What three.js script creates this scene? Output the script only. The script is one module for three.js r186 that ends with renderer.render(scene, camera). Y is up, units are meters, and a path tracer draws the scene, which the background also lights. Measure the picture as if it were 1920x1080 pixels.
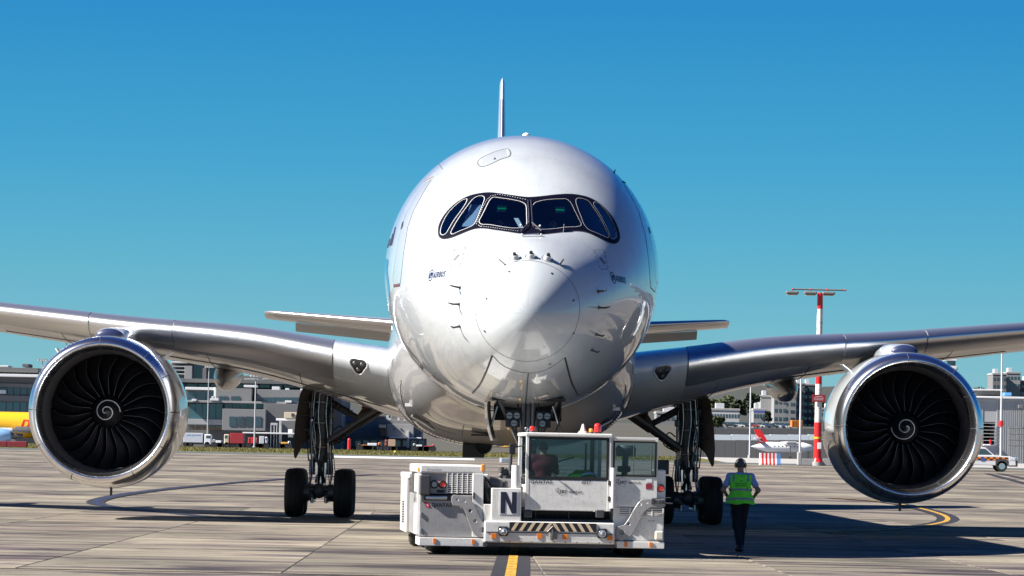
import * as THREE from 'three';
import { mergeGeometries } from 'three/addons/utils/BufferGeometryUtils.js';
import { RoundedBoxGeometry } from 'three/addons/geometries/RoundedBoxGeometry.js';
import { TessellateModifier } from 'three/addons/modifiers/TessellateModifier.js';

// ---------------------------------------------------------------- camera, sky, sun, exposure
const PW = 1920, PH = 1080, FOCAL = 6278, CAMZ = 64;          // photograph size, focal length in its pixels, camera distance from the nose tip
const EXPOSURE = 2.4;
const rad = d => d * Math.PI / 180;
const scene = new THREE.Scene();
const camera = new THREE.PerspectiveCamera(2 * Math.atan(PH / 2 / FOCAL) * 180 / Math.PI, PW / PH, 1, 9000);
camera.position.set(-1.18, 1.9, CAMZ);
camera.rotation.order = 'YXZ';
camera.rotation.set(rad(2.845), rad(-0.773), rad(1.15));
camera.updateMatrixWorld(true); camera.updateProjectionMatrix();

{ // clear sky: pale teal at the horizon, deepening quickly to blue and on to a dark zenith, the same all round
  const w = 512, h = 512, a = new Float32Array(w * h * 4);
  const lin = c => Math.pow((c / 255 + 0.055) / 1.055, 2.4);
  const stops = [[-90, 70, 66, 62], [-0.5, 150, 195, 203], [0, 150, 195, 203], [1.5, 130, 190, 204], [3.2, 100, 180, 207], [5, 72, 165, 208], [7.6, 48, 143, 202], [11, 29, 116, 188], [18, 20, 86, 162], [30, 14, 60, 130], [50, 10, 42, 104], [90, 8, 34, 88]];
  for (let j = 0; j < h; j++) {
    const e = (j + 0.5) / h * 180 - 90;
    let k = 0; while (k < stops.length - 2 && stops[k + 1][0] < e) k++;
    const [e0, ...c0] = stops[k], [e1, ...c1] = stops[k + 1], f = Math.min(1, Math.max(0, (e - e0) / (e1 - e0)));
    for (let i = 0; i < w; i++) { for (let c = 0; c < 3; c++) a[(j * w + i) * 4 + c] = lin(c0[c] + (c1[c] - c0[c]) * f) / EXPOSURE; a[(j * w + i) * 4 + 3] = 1; }
  }
  const t = new THREE.DataTexture(a, w, h, THREE.RGBAFormat, THREE.FloatType);
  t.mapping = THREE.EquirectangularReflectionMapping; t.magFilter = t.minFilter = THREE.LinearFilter; t.needsUpdate = true;
  scene.background = t; scene.environment = t;
}
const SUN = new THREE.Vector3(-1.2, 1, 0.07).normalize();
const sun = new THREE.DirectionalLight(new THREE.Color(1, 0.96, 0.9), 5);
sun.position.copy(SUN).multiplyScalar(200); sun.target.position.set(0, 0, -30);
sun.castShadow = true; sun.shadow.mapSize.set(4096, 4096); sun.shadow.radius = 1;
Object.assign(sun.shadow.camera, { left: -90, right: 90, top: 90, bottom: -90, near: 10, far: 500 });
scene.add(sun, sun.target);
const renderer = new THREE.WebGLRenderer({ antialias: true });
renderer.setSize(1024, 576);
renderer.toneMapping = THREE.LinearToneMapping; renderer.toneMappingExposure = EXPOSURE;
renderer.shadowMap.enabled = true;

// ---------------------------------------------------------------- helpers
let seed = 7; const rnd = () => { seed = (seed * 16807) % 2147483647; return (seed - 1) / 2147483646; };
const rr = (a, b) => a + (b - a) * rnd();
const V = (x, y, z) => new THREE.Vector3(x, y, z);
const C = (r, g, b) => new THREE.Color().setRGB(r, g, b);
const mat = (r, g, b, rough = 0.6, metal = 0, more = {}) => new THREE.MeshStandardMaterial({ color: C(r, g, b), roughness: rough, metalness: metal, side: THREE.DoubleSide, ...more });
const phys = (r, g, b, o) => new THREE.MeshPhysicalMaterial({ color: C(r, g, b), side: THREE.DoubleSide, ...o });
const taken = {};
const numbered = n => { const k = taken[n] = (taken[n] ?? -1) + 1; return k ? `${n}_${String(k).padStart(3, '0')}` : n; };
function wind(g) {   // faces turned the way their normals point
  const p = g.attributes.position, n = g.attributes.normal, ix = g.index; if (!n) return g;
  const a = V(), b = V(), c = V(), k = V(), N = ix ? ix.count : p.count, id = i => ix ? ix.getX(i) : i;
  for (let i = 0; i < N; i += 3) {
    const [q, r, s] = [id(i), id(i + 1), id(i + 2)]; a.fromBufferAttribute(p, q); b.fromBufferAttribute(p, r).sub(a); c.fromBufferAttribute(p, s).sub(a); k.fromBufferAttribute(n, q); a.fromBufferAttribute(n, r); k.add(a); a.fromBufferAttribute(n, s); k.add(a);
    if (b.cross(c).dot(k) < 0) { if (ix) { ix.setX(i + 1, s); ix.setX(i + 2, r); } else for (const t of Object.values(g.attributes)) for (let e = 0; e < t.itemSize; e++) { const u = t.array[r * t.itemSize + e]; t.array[r * t.itemSize + e] = t.array[s * t.itemSize + e]; t.array[s * t.itemSize + e] = u; } }
  }
  return g;
}
function mesh(name, geo, m, parent) {
  const o = new THREE.Mesh(Array.isArray(geo) ? mg(geo) : geo, m);
  o.name = parent ? name : numbered(name); o.castShadow = o.receiveShadow = true; (parent || scene).add(o); return o;
}
function part(name, parent) { const g = new THREE.Group(); g.name = name; parent.add(g); return g; }
function thing(name, label, category, [x, y, z] = [0, 0, 0], turn = 0, group) {
  const g = new THREE.Group(); g.name = numbered(name); g.position.set(x, y, z); g.rotation.y = turn; scene.add(g);
  g.userData = { label, category }; if (group) g.userData.group = group; return g;
}
function tag(o, label, category, group) { o.userData = { label, category }; if (group) o.userData.group = group; return o; }
function struct(o, label) { o.userData = { kind: 'structure', label }; return o; }
function mg(list) {
  return mergeGeometries(list.map(g => {
    g = g.index ? g.toNonIndexed() : g.clone();
    for (const k of Object.keys(g.attributes)) if (!['position', 'normal', 'uv'].includes(k)) g.deleteAttribute(k);
    if (!g.attributes.uv) g.setAttribute('uv', new THREE.BufferAttribute(new Float32Array(g.attributes.position.count * 2), 2));
    g.clearGroups(); return g;
  }));
}
const box = (w, h, d, x = 0, y = 0, z = 0, r = 0.012) => {
  const k = Math.min(r, w * 0.45, h * 0.45, d * 0.45);
  return (k < 0.002 ? new THREE.BoxGeometry(w, h, d) : new RoundedBoxGeometry(w, h, d, 2, k)).translate(x, y, z);
};
const plain = (w, h, d, x = 0, y = 0, z = 0) => new THREE.BoxGeometry(w, h, d).translate(x, y, z);
const span = (x0, x1, y0, y1, z0, z1, r) => box(x1 - x0, y1 - y0, Math.abs(z1 - z0), (x0 + x1) / 2, (y0 + y1) / 2, (z0 + z1) / 2, r);
function rod(a, b, r0, r1 = r0, seg = 12) {
  const d = b.clone().sub(a), l = d.length();
  const g = new THREE.CylinderGeometry(r1, r0, l, seg);
  g.applyQuaternion(new THREE.Quaternion().setFromUnitVectors(V(0, 1, 0), d.normalize()));
  const m = a.clone().add(b).multiplyScalar(0.5); return g.translate(m.x, m.y, m.z);
}
const tube = (pts, r, seg = 24, rs = 6, closed = false) => new THREE.TubeGeometry(new THREE.CatmullRomCurve3(pts, closed), seg, r, rs, closed);
const disc = (r, h, seg = 24) => new THREE.CylinderGeometry(r, r, h, seg).rotateX(Math.PI / 2);   // faces z
function grid(nu, nv, f, closedU = false) {   // f(i, j) -> [x, y, z, u, v]
  const p = [], uv = [], ix = [];
  for (let j = 0; j <= nv; j++) for (let i = 0; i <= nu; i++) { const q = f(i, j); p.push(q[0], q[1], q[2]); uv.push(q[3] ?? i / nu, q[4] ?? j / nv); }
  for (let j = 0; j < nv; j++) for (let i = 0; i < nu; i++) { const a = j * (nu + 1) + i, b = a + 1, c = a + nu + 1, d = c + 1; ix.push(a, b, d, a, d, c); }
  const g = new THREE.BufferGeometry();
  g.setAttribute('position', new THREE.Float32BufferAttribute(p, 3)); g.setAttribute('uv', new THREE.Float32BufferAttribute(uv, 2));
  g.setIndex(ix); g.computeVertexNormals();
  if (closedU) { const n = g.attributes.normal; for (let j = 0; j <= nv; j++) { const a = j * (nu + 1), b = a + nu; const v = V(n.getX(a) + n.getX(b), n.getY(a) + n.getY(b), n.getZ(a) + n.getZ(b)).normalize(); n.setXYZ(a, v.x, v.y, v.z); n.setXYZ(b, v.x, v.y, v.z); } }
  return g;
}
function pchip(xs, ys) {
  const n = xs.length, h = [], d = [], m = [];
  for (let i = 0; i < n - 1; i++) { h[i] = xs[i + 1] - xs[i]; d[i] = (ys[i + 1] - ys[i]) / h[i]; }
  m[0] = d[0]; m[n - 1] = d[n - 2];
  for (let i = 1; i < n - 1; i++) m[i] = d[i - 1] * d[i] <= 0 ? 0 : (3 * (h[i - 1] + h[i])) / ((2 * h[i] + h[i - 1]) / d[i - 1] + (h[i] + 2 * h[i - 1]) / d[i]);
  return x => {
    if (x <= xs[0]) return ys[0] + m[0] * (x - xs[0]); if (x >= xs[n - 1]) return ys[n - 1];
    let i = 0; while (xs[i + 1] < x) i++;
    const t = (x - xs[i]) / h[i], t2 = t * t, t3 = t2 * t;
    return ys[i] * (2 * t3 - 3 * t2 + 1) + h[i] * m[i] * (t3 - 2 * t2 + t) + ys[i + 1] * (3 * t2 - 2 * t3) + h[i] * m[i + 1] * (t3 - t2);
  };
}
// photo pixel -> ray, point at a distance, point on the ground
const rayDir = (px, py) => V(px / PW * 2 - 1, 1 - py / PH * 2, 0.5).unproject(camera).sub(camera.position).normalize();
function at(px, py, dist) { const d = rayDir(px, py); return camera.position.clone().addScaledVector(d, -dist / d.z); }
function gnd(px, py, y = 0) { const d = rayDir(px, py); return camera.position.clone().addScaledVector(d, (y - camera.position.y) / d.y); }
const gy = dist => dist < 110 ? 0 : Math.min((dist - 110) * 0.01, 2.0);      // the field rises gently behind the aircraft
// value noise
const hash = (x, y) => { let h = (x * 374761393 + y * 668265263) | 0; h = Math.imul(h ^ (h >>> 13), 1274126177); return ((h ^ (h >>> 16)) >>> 0) / 4294967296; };
function vnoise(x, y, px = 1 << 20, py = 1 << 20) {
  const i = Math.floor(x), j = Math.floor(y), f = x - i, g = y - j, u = f * f * (3 - 2 * f), v = g * g * (3 - 2 * g);
  const m = (a, n) => ((a % n) + n) % n, h = (a, b) => hash(m(a, px), m(b, py));
  return (h(i, j) * (1 - u) + h(i + 1, j) * u) * (1 - v) + (h(i, j + 1) * (1 - u) + h(i + 1, j + 1) * u) * v;
}
function fbm(x, y, o, px, py) { let s = 0, a = 0.5, t = 0; for (let k = 0; k < o; k++) { s += a * vnoise(x, y, px, py); t += a; x *= 2; y *= 2; px *= 2; py *= 2; a *= 0.55; } return s / t; }
function dataTex(n, m, f, srgb = true, rx = 1, ry = 1) {
  const a = new Uint8Array(n * m * 4);
  for (let j = 0; j < m; j++) for (let i = 0; i < n; i++) { const c = f(i / n, j / m, i, j); for (let k = 0; k < 3; k++) a[(j * n + i) * 4 + k] = Math.max(0, Math.min(255, c[k] * 255)); a[(j * n + i) * 4 + 3] = 255; }
  const t = new THREE.DataTexture(a, n, m, THREE.RGBAFormat); t.wrapS = t.wrapT = THREE.RepeatWrapping; t.repeat.set(rx, ry);
  t.magFilter = THREE.LinearFilter; t.minFilter = THREE.LinearMipmapLinearFilter; t.generateMipmaps = true; if (srgb) t.colorSpace = THREE.SRGBColorSpace; t.needsUpdate = true; return t;
}
function canvasTex(w, h, draw) {
  const c = document.createElement('canvas'); c.width = w; c.height = h; const g = c.getContext('2d'); g.clearRect(0, 0, w, h); draw(g, w, h);
  const t = new THREE.CanvasTexture(c); t.colorSpace = THREE.SRGBColorSpace; return t;
}
const printMat = (t, rough = 0.5) => new THREE.MeshStandardMaterial({ map: t, transparent: true, roughness: rough, side: THREE.DoubleSide });
function textTex(w, h, text, font, color, o = {}) {
  return canvasTex(w, h, g => {
    g.fillStyle = color; g.font = font; g.textAlign = 'center'; g.textBaseline = 'middle';
    const lines = text.split('\n'); g.save(); g.translate(w / 2, h / 2); g.transform(o.sx || 1, 0, -(o.slant || 0), 1, 0, 0);
    lines.forEach((l, i) => g.fillText(l, 0, (i - (lines.length - 1) / 2) * (o.lead || h / lines.length))); g.restore();
  });
}
// signed distance -> smooth mesh (surface nets)
function surfaceNet(f, lo, hi, cell) {
  const n = [0, 1, 2].map(k => Math.ceil((hi[k] - lo[k]) / cell) + 2), [nx, ny, nz] = n;
  const val = new Float32Array(nx * ny * nz), id = (i, j, k) => (k * ny + j) * nx + i;
  for (let K = 0; K < nz; K += 4) for (let J = 0; J < ny; J += 4) for (let I = 0; I < nx; I += 4) {   // blocks far from the surface take one value
    const c = f(lo[0] + (I + 1.5) * cell, lo[1] + (J + 1.5) * cell, lo[2] + (K + 1.5) * cell), far = Math.abs(c) > 4.5 * cell;
    for (let k = K; k < Math.min(K + 4, nz); k++) for (let j = J; j < Math.min(J + 4, ny); j++) for (let i = I; i < Math.min(I + 4, nx); i++) val[id(i, j, k)] = far ? c : f(lo[0] + i * cell, lo[1] + j * cell, lo[2] + k * cell);
  }
  const vid = new Int32Array(nx * ny * nz).fill(-1), pos = [], nor = [], ix = [];
  for (let k = 0; k < nz - 1; k++) for (let j = 0; j < ny - 1; j++) for (let i = 0; i < nx - 1; i++) {
    let c = 0, sx = 0, sy = 0, sz = 0; const v = [];
    for (let q = 0; q < 8; q++) v.push(val[id(i + (q & 1), j + (q >> 1 & 1), k + (q >> 2))]);
    for (let a = 0; a < 8; a++) for (const b of [a ^ 1, a ^ 2, a ^ 4]) if (b > a && (v[a] < 0) !== (v[b] < 0)) {
      const t = v[a] / (v[a] - v[b]); c++;
      sx += (a & 1) + t * ((b & 1) - (a & 1)); sy += (a >> 1 & 1) + t * ((b >> 1 & 1) - (a >> 1 & 1)); sz += (a >> 2) + t * ((b >> 2) - (a >> 2));
    }
    if (c) { vid[id(i, j, k)] = pos.length / 3; const x = lo[0] + (i + sx / c) * cell, y = lo[1] + (j + sy / c) * cell, z = lo[2] + (k + sz / c) * cell, e = cell * 0.5; pos.push(x, y, z);
      const q = V(f(x + e, y, z) - f(x - e, y, z), f(x, y + e, z) - f(x, y - e, z), f(x, y, z + e) - f(x, y, z - e)).normalize(); nor.push(q.x, q.y, q.z); }
  }
  const quad = (a, b, c, d, flip) => { if (a < 0 || b < 0 || c < 0 || d < 0) return; flip ? ix.push(a, c, b, a, d, c) : ix.push(a, b, c, a, c, d); };
  for (let k = 1; k < nz - 1; k++) for (let j = 1; j < ny - 1; j++) for (let i = 1; i < nx - 1; i++) {
    const s = val[id(i, j, k)] < 0;
    if (s !== val[id(i + 1, j, k)] < 0) quad(vid[id(i, j - 1, k - 1)], vid[id(i, j, k - 1)], vid[id(i, j, k)], vid[id(i, j - 1, k)], !s);
    if (s !== val[id(i, j + 1, k)] < 0) quad(vid[id(i - 1, j, k - 1)], vid[id(i - 1, j, k)], vid[id(i, j, k)], vid[id(i, j, k - 1)], !s);
    if (s !== val[id(i, j, k + 1)] < 0) quad(vid[id(i - 1, j - 1, k)], vid[id(i, j - 1, k)], vid[id(i, j, k)], vid[id(i - 1, j, k)], !s);
  }
  const g = new THREE.BufferGeometry(); g.setAttribute('position', new THREE.Float32BufferAttribute(pos, 3)); g.setAttribute('normal', new THREE.Float32BufferAttribute(nor, 3)); g.setIndex(ix); return g;
}
const smin = (a, b, k) => { const h = Math.max(k - Math.abs(a - b), 0) / k; return Math.min(a, b) - h * h * k * 0.25; };
function cone(p, q, ra, rb) {   // tapered capsule
  const ax = p[0], ay = p[1], az = p[2], dx = q[0] - ax, dy = q[1] - ay, dz = q[2] - az, L = dx * dx + dy * dy + dz * dz || 1e-9;
  return (x, y, z) => { x -= ax; y -= ay; z -= az; const t = Math.max(0, Math.min(1, (x * dx + y * dy + z * dz) / L)); const ex = x - dx * t, ey = y - dy * t, ez = z - dz * t; return Math.sqrt(ex * ex + ey * ey + ez * ez) - (ra + (rb - ra) * t); };
}
const blob = (c, r) => (x, y, z) => { const m = Math.min(r[0], r[1], r[2]); return (Math.hypot((x - c[0]) / r[0], (y - c[1]) / r[1], (z - c[2]) / r[2]) - 1) * m; };
const join = (list, k) => (x, y, z) => { let d = 9; for (const f of list) d = smin(d, f(x, y, z), k); return d; };

// ---------------------------------------------------------------- materials
const dirt = dataTex(512, 512, (u, v) => { const n = fbm(u * 6, v * 6, 5, 6, 6), s = fbm(u * 40, v * 5, 3, 40, 5), q = 0.90 + 0.1 * n + 0.03 * (s - 0.5); return [q, q, q * 0.995]; });
const grime = dataTex(512, 512, (u, v, i, j) => { const n = fbm(u * 5, v * 5, 5, 5, 5), st = fbm(u * 60, v * 4, 3, 60, 4), ch = fbm(u * 34, v * 34, 3, 34, 34); let q = 0.97 - 0.09 * Math.max(0, n - 0.45) * 2.2 - 0.10 * Math.max(0, st - 0.55) * 2; if (ch > 0.8) q *= 0.75; return [q, q * 0.985, q * 0.96]; });
const M = {
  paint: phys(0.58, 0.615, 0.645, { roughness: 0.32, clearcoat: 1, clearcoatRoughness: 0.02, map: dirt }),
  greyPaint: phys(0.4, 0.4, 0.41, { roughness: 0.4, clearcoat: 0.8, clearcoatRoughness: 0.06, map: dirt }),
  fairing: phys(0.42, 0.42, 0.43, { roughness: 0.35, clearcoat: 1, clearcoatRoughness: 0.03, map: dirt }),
  slat: mat(0.7, 0.7, 0.72, 0.4, 1), lip: mat(0.84, 0.84, 0.86, 0.24, 1),
  black: mat(0.012, 0.012, 0.014, 0.5), darkGrey: mat(0.05, 0.05, 0.055, 0.5), mask: phys(0.004, 0.004, 0.012, { roughness: 0.45, specularIntensity: 0.25 }),
  line: mat(0.03, 0.03, 0.035, 0.6), lineGrey: mat(0.11, 0.11, 0.12, 0.6), seal: mat(0.7, 0.7, 0.7, 0.5),
  metal: mat(0.5, 0.5, 0.52, 0.3, 1), darkMetal: mat(0.16, 0.15, 0.15, 0.45, 0.8), gearGrey: mat(0.1, 0.1, 0.11, 0.42, 0.4), chrome: mat(0.8, 0.8, 0.82, 0.12, 1), rust: mat(0.16, 0.06, 0.035, 0.7),
  rubber: mat(0.018, 0.018, 0.019, 0.75), fan: mat(0.025, 0.025, 0.03, 0.38, 0.7), liner: mat(0.07, 0.07, 0.078, 0.5, 0.2),
  glass: phys(0.75, 0.85, 0.9, { transmission: 1, thickness: 0, roughness: 0.02, ior: 1.55 }),
  pane: phys(0.5, 0.62, 0.72, { transmission: 1, thickness: 0, roughness: 0.02, ior: 2.2 }),
  sidePane: phys(0.45, 0.6, 0.78, { transmission: 1, thickness: 0, roughness: 0.02, ior: 3.0 }),
  tugGlass: phys(0.58, 0.68, 0.72, { transmission: 1, thickness: 0, roughness: 0.02, ior: 1.5 }),
  lampGlass: phys(0.9, 0.92, 0.95, { transmission: 0.6, thickness: 0, roughness: 0.05, ior: 1.5 }),
  tugWhite: phys(0.78, 0.79, 0.8, { roughness: 0.42, clearcoat: 0.35, clearcoatRoughness: 0.15, map: grime }),
  tugGrey: phys(0.34, 0.34, 0.36, { roughness: 0.45, clearcoat: 0.3, clearcoatRoughness: 0.2, map: grime }),
  orange: mat(0.75, 0.2, 0.015, 0.35), red: mat(0.62, 0.02, 0.02, 0.3), redLens: phys(0.75, 0.03, 0.02, { roughness: 0.12, clearcoat: 1 }), amberLens: phys(0.9, 0.32, 0.02, { roughness: 0.12, clearcoat: 1 }),
  white: mat(0.76, 0.76, 0.76, 0.5), cream: mat(0.68, 0.64, 0.54, 0.6), yellow: mat(0.72, 0.47, 0.03, 0.5),
  skin: mat(0.38, 0.2, 0.13, 0.6), hair: mat(0.09, 0.085, 0.08, 0.8), darkHair: mat(0.02, 0.016, 0.013, 0.8),
};

// ---------------------------------------------------------------- the field: concrete apron, grass verge, road
const concrete = dataTex(1024, 1024, (u, v, i, j) => {
  const big = fbm(u * 5, v * 5, 6, 5, 5), streak = fbm(u * 6, v * 20, 4, 6, 20), fine = hash(i, j), tyre = fbm(u * 3 + 7, v * 44, 3, 3, 44);
  let q = 0.75 + 0.5 * (big - 0.5) + 0.2 * (streak - 0.5) + 0.12 * (fine - 0.5);
  const spot = Math.max(0, fbm(u * 26 + 3, v * 26, 4, 26, 26) - 0.63) * 3, rub = Math.max(0, tyre - 0.56) * 1.7 + Math.max(0, fbm(u * 7, v * 14, 5, 7, 14) - 0.53) * 1.5;
  q -= 0.72 * Math.min(0.6, rub) + 0.25 * Math.min(1, spot);
  const k = Math.min(1, rub * 2.4);
  return [q * (1.0 - 0.02 * k), q * (0.965 - 0.1 * k), q * (0.87 + 0.03 * k)];
}, true, 1 / 18, 1 / 18);
const concreteBump = dataTex(512, 512, (u, v, i, j) => { const q = 0.5 + 0.25 * (hash(i, j) - 0.5) + 0.4 * (fbm(u * 30, v * 30, 3, 30, 30) - 0.5); return [q, q, q]; }, false, 1 / 2.5, 1 / 2.5);
const slabMats = [0, 1, 2, 3].map(k => { const t = concrete.clone(); t.offset.set(k * 0.31, k * 0.47); t.needsUpdate = true; const s = [1.0, 0.97, 1.025, 0.985][k]; return mat(0.42 * s, 0.395 * s, 0.365 * s, 0.8, 0, { map: t, bumpMap: concreteBump, bumpScale: 0.003 }); });
const X_ = (px, dist) => at(px, 855, dist).x;
const JX = 4.1, JZ = 6.2, X0 = -28.55, Z0 = 12;
{
  const rows = [12, 6, 0, -10, -20, -30, -40, -50, -70, -95, -120, -140, -160, -180, -198, -199];
  const zs = rows, nx = 24;
  const apron = struct(mesh('apron', grid(nx, zs.length - 1, (i, j) => { const x = -300 + 600 * i / nx, z = zs[j] === 12 ? 70 : zs[j]; return [x, gy(CAMZ - z) - 0.02, z, x, -z]; }), slabMats[1]), 'stained pale concrete apron with rubber streaks');
  const bed = mesh('joint_bed', new THREE.PlaneGeometry(14 * JX, 14 * JZ).rotateX(-Math.PI / 2).translate(X0 + 7 * JX, -0.012, Z0 - 7 * JZ), mat(0.13, 0.12, 0.11, 0.9), apron);
  for (let k = 0; k < 14; k++) for (let l = 0; l < 14; l++) {
    const x = X0 + (k + 0.5) * JX, z = Z0 - (l + 0.5) * JZ, w = JX - 0.025, h = JZ - 0.025;
    const g = new THREE.BufferGeometry();      // slab with a chamfered arris, uv in metres
    const p = [], uv = [], ix = [], ring = (e, y) => { for (const [sx, sz] of [[-1, -1], [1, -1], [1, 1], [-1, 1]]) { const a = x + sx * (w / 2 - e), b = z + sz * (h / 2 - e); p.push(a, y, b); uv.push(a, -b); } };
    ring(0.012, 0); ring(0, -0.008); ring(0, -0.03);
    ix.push(0, 2, 1, 0, 3, 2); for (const o of [0, 4]) for (let q = 0; q < 4; q++) { const r = (q + 1) % 4; ix.push(o + q, o + r, o + 4 + r, o + q, o + 4 + r, o + 4 + q); }
    g.setAttribute('position', new THREE.Float32BufferAttribute(p, 3)); g.setAttribute('uv', new THREE.Float32BufferAttribute(uv, 2)); g.setIndex(ix);
    const ng = g.toNonIndexed(); ng.computeVertexNormals();
    mesh('concrete_slab', ng, slabMats[Math.floor(hash(k * 7 + 1, l * 13 + 5) * 4)], apron);
  }
  // pale far taxi strip, dark edge, grass verge, road
  const band = (name, m, z0, z1, lift, label, x0 = -600, x1 = 600) => struct(mesh(name, grid(40, 4, (i, j) => { const x = x0 + (x1 - x0) * i / 40, z = z0 + (z1 - z0) * j / 4; return [x, gy(CAMZ - z) + lift, z, x, -z]; }), m), label);
  const grassTex = dataTex(512, 512, (u, v, i, j) => { const n = fbm(u * 8, v * 30, 4, 8, 30), f = hash(i, j); return [0.42 + 0.3 * n + 0.08 * f, 0.44 + 0.22 * n + 0.08 * f, 0.1 + 0.1 * n]; }, true, 1 / 30, 1 / 30);
  band('apron_edge', mat(0.62, 0.61, 0.6, 0.8), -186, -198, 0.004, 'pale concrete edge strip beside the grass', X_(620, 255), X_(890, 255));
  band('taxiway', mat(0.10, 0.095, 0.09, 0.85, 0, { map: dirt }), -198.5, -206, 0, 'dark asphalt strip in front of the grass');
  band('grass_verge', mat(0.3, 0.28, 0.28, 1, 0, { map: grassTex }), -206, -246, 0.02, 'yellow green mown grass verge behind the apron', -600, 20);
  band('service_road', mat(0.22, 0.22, 0.24, 0.85, 0, { map: dirt }), -246, -900, 0, 'grey service road in front of the terminal');
  band('far_apron', mat(0.42, 0.40, 0.38, 0.85, 0, { map: dirt }), -206, -246, 0.01, 'grey far apron behind the red and white mast', 20, 600);
  const blades = [];
  const bm = new THREE.InstancedMesh(new THREE.ConeGeometry(0.03, 0.1, 3).translate(0, 0.05, 0), mat(0.09, 0.085, 0.025, 1), 9000), mx = new THREE.Matrix4();
  for (let i = 0; i < 9000; i++) { const z = -206 - 40 * rnd(), x = rr(-70, 18); mx.makeScale(1 + rnd() * 2, 0.6 + rnd(), 1).setPosition(x, gy(CAMZ - z) + 0.01, z); bm.setMatrixAt(i, mx); bm.setColorAt(i, C(rr(0.85, 1.25), rr(0.85, 1.15), rr(0.6, 1))); }
  bm.name = 'grass_blades'; bm.userData = { kind: 'stuff', label: 'dry yellow green grass on the verge', category: 'grass' }; bm.castShadow = bm.receiveShadow = true; scene.add(bm);
}
// painted lines on the apron
const wornMap = (r, g, b) => dataTex(256, 256, (u, v, i, j) => { const n = fbm(u * 20, v * 20, 4, 20, 20), k = n > 0.62 ? 0.6 : 1 - 0.15 * hash(i, j); return [r * k, g * k, b * k]; }, true, 0.6, 0.6);
const yellowLine = mat(1, 1, 1, 0.7, 0, { map: wornMap(0.84, 0.64, 0.2) }), blackLine = mat(1, 1, 1, 0.75, 0, { map: wornMap(0.17, 0.165, 0.19) }), whiteLine = mat(1, 1, 1, 0.7, 0, { map: wornMap(0.88, 0.88, 0.86) }), blueLine = mat(1, 1, 1, 0.7, 0, { map: wornMap(0.16, 0.2, 0.36) });
function stripe(name, pts, w, y, m, label, shift = 0) {
  const c = new THREE.CatmullRomCurve3(pts, false, 'centripetal'), n = 80, p = [], l = c.getLength();
  return struct(mesh(name, grid(1, n, (i, j) => { const q = c.getPoint(j / n), t = c.getTangent(j / n), s = V(t.z, 0, -t.x).normalize(), k = (i - 0.5) * w + shift; return [q.x + s.x * k, y + gy(CAMZ - q.z), q.z + s.z * k, i * w, j / n * l]; }), m), label);
}
{
  const a = gnd(965, 1030), b = gnd(957, 1079), d = b.clone().sub(a);
  const c = [a.clone().addScaledVector(d, -0.15), a, b, b.clone().addScaledVector(d, 0.9)];
  stripe('centre_line_border', c, 0.62, 0.004, blackLine, 'black border of the yellow line leading under the tow tractor');
  stripe('centre_line', c, 0.17, 0.008, yellowLine, 'yellow guide line leading under the tow tractor');
  const back = [V(a.x, 0, a.z - 3.4), V(a.x + 0.2, 0, -30), V(a.x + 0.3, 0, -70)];
  stripe('centre_line_border', back, 0.62, 0.004, blackLine, 'black border of the yellow line under the fuselage');
  stripe('centre_line', back, 0.2, 0.008, yellowLine, 'yellow guide line under the fuselage');
  const lc = [[700, 914], [530, 918], [400, 923.5], [300, 929], [215, 936], [180, 942], [190, 947], [250, 955], [330, 963], [430, 972], [530, 977.5]].map(([x, y]) => gnd(x, y));
  stripe('curved_guide_line', lc, 0.62, 0.004, blackLine, 'dark curved line looping in front of the main wheels');
  stripe('curved_guide_stripe', lc, 0.2, 0.008, blueLine, 'dull blue stripe along the dark curved line');
  const rc = [[1560, 948], [1640, 952], [1690, 956.5], [1740, 964], [1772, 971], [1776, 976], [1750, 983], [1700, 989.5], [1650, 994], [1560, 1000]].map(([x, y]) => gnd(x, y));
  stripe('curved_guide_line', rc, 0.75, 0.004, blackLine, 'black border of the curved yellow line below the engine in shade');
  stripe('curved_guide_stripe', rc, 0.17, 0.008, yellowLine, 'curved yellow line below the engine in shade');
  stripe('white_line', [gnd(1365, 995), gnd(1500, 994.5), gnd(1660, 993)], 0.35, 0.004, whiteLine, 'thin white line across the apron behind the walking person');
  stripe('white_line', [gnd(1250, 1048.5), gnd(1375, 1050)], 0.07, 0.004, whiteLine, 'short thin white line behind the tow tractor wheel');
  for (const [x0, y0, x1, y1] of [[1850, 921, 1925, 934], [1872, 921, 1960, 933]]) stripe('dark_line', [gnd(x0, y0), gnd(x1, y1)], 0.5, 0.004, blackLine, x0 < 1860 ? 'dark line crossing the lit concrete beyond the shaded engine' : 'second dark line crossing the lit concrete beyond the shaded engine');
}

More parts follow.
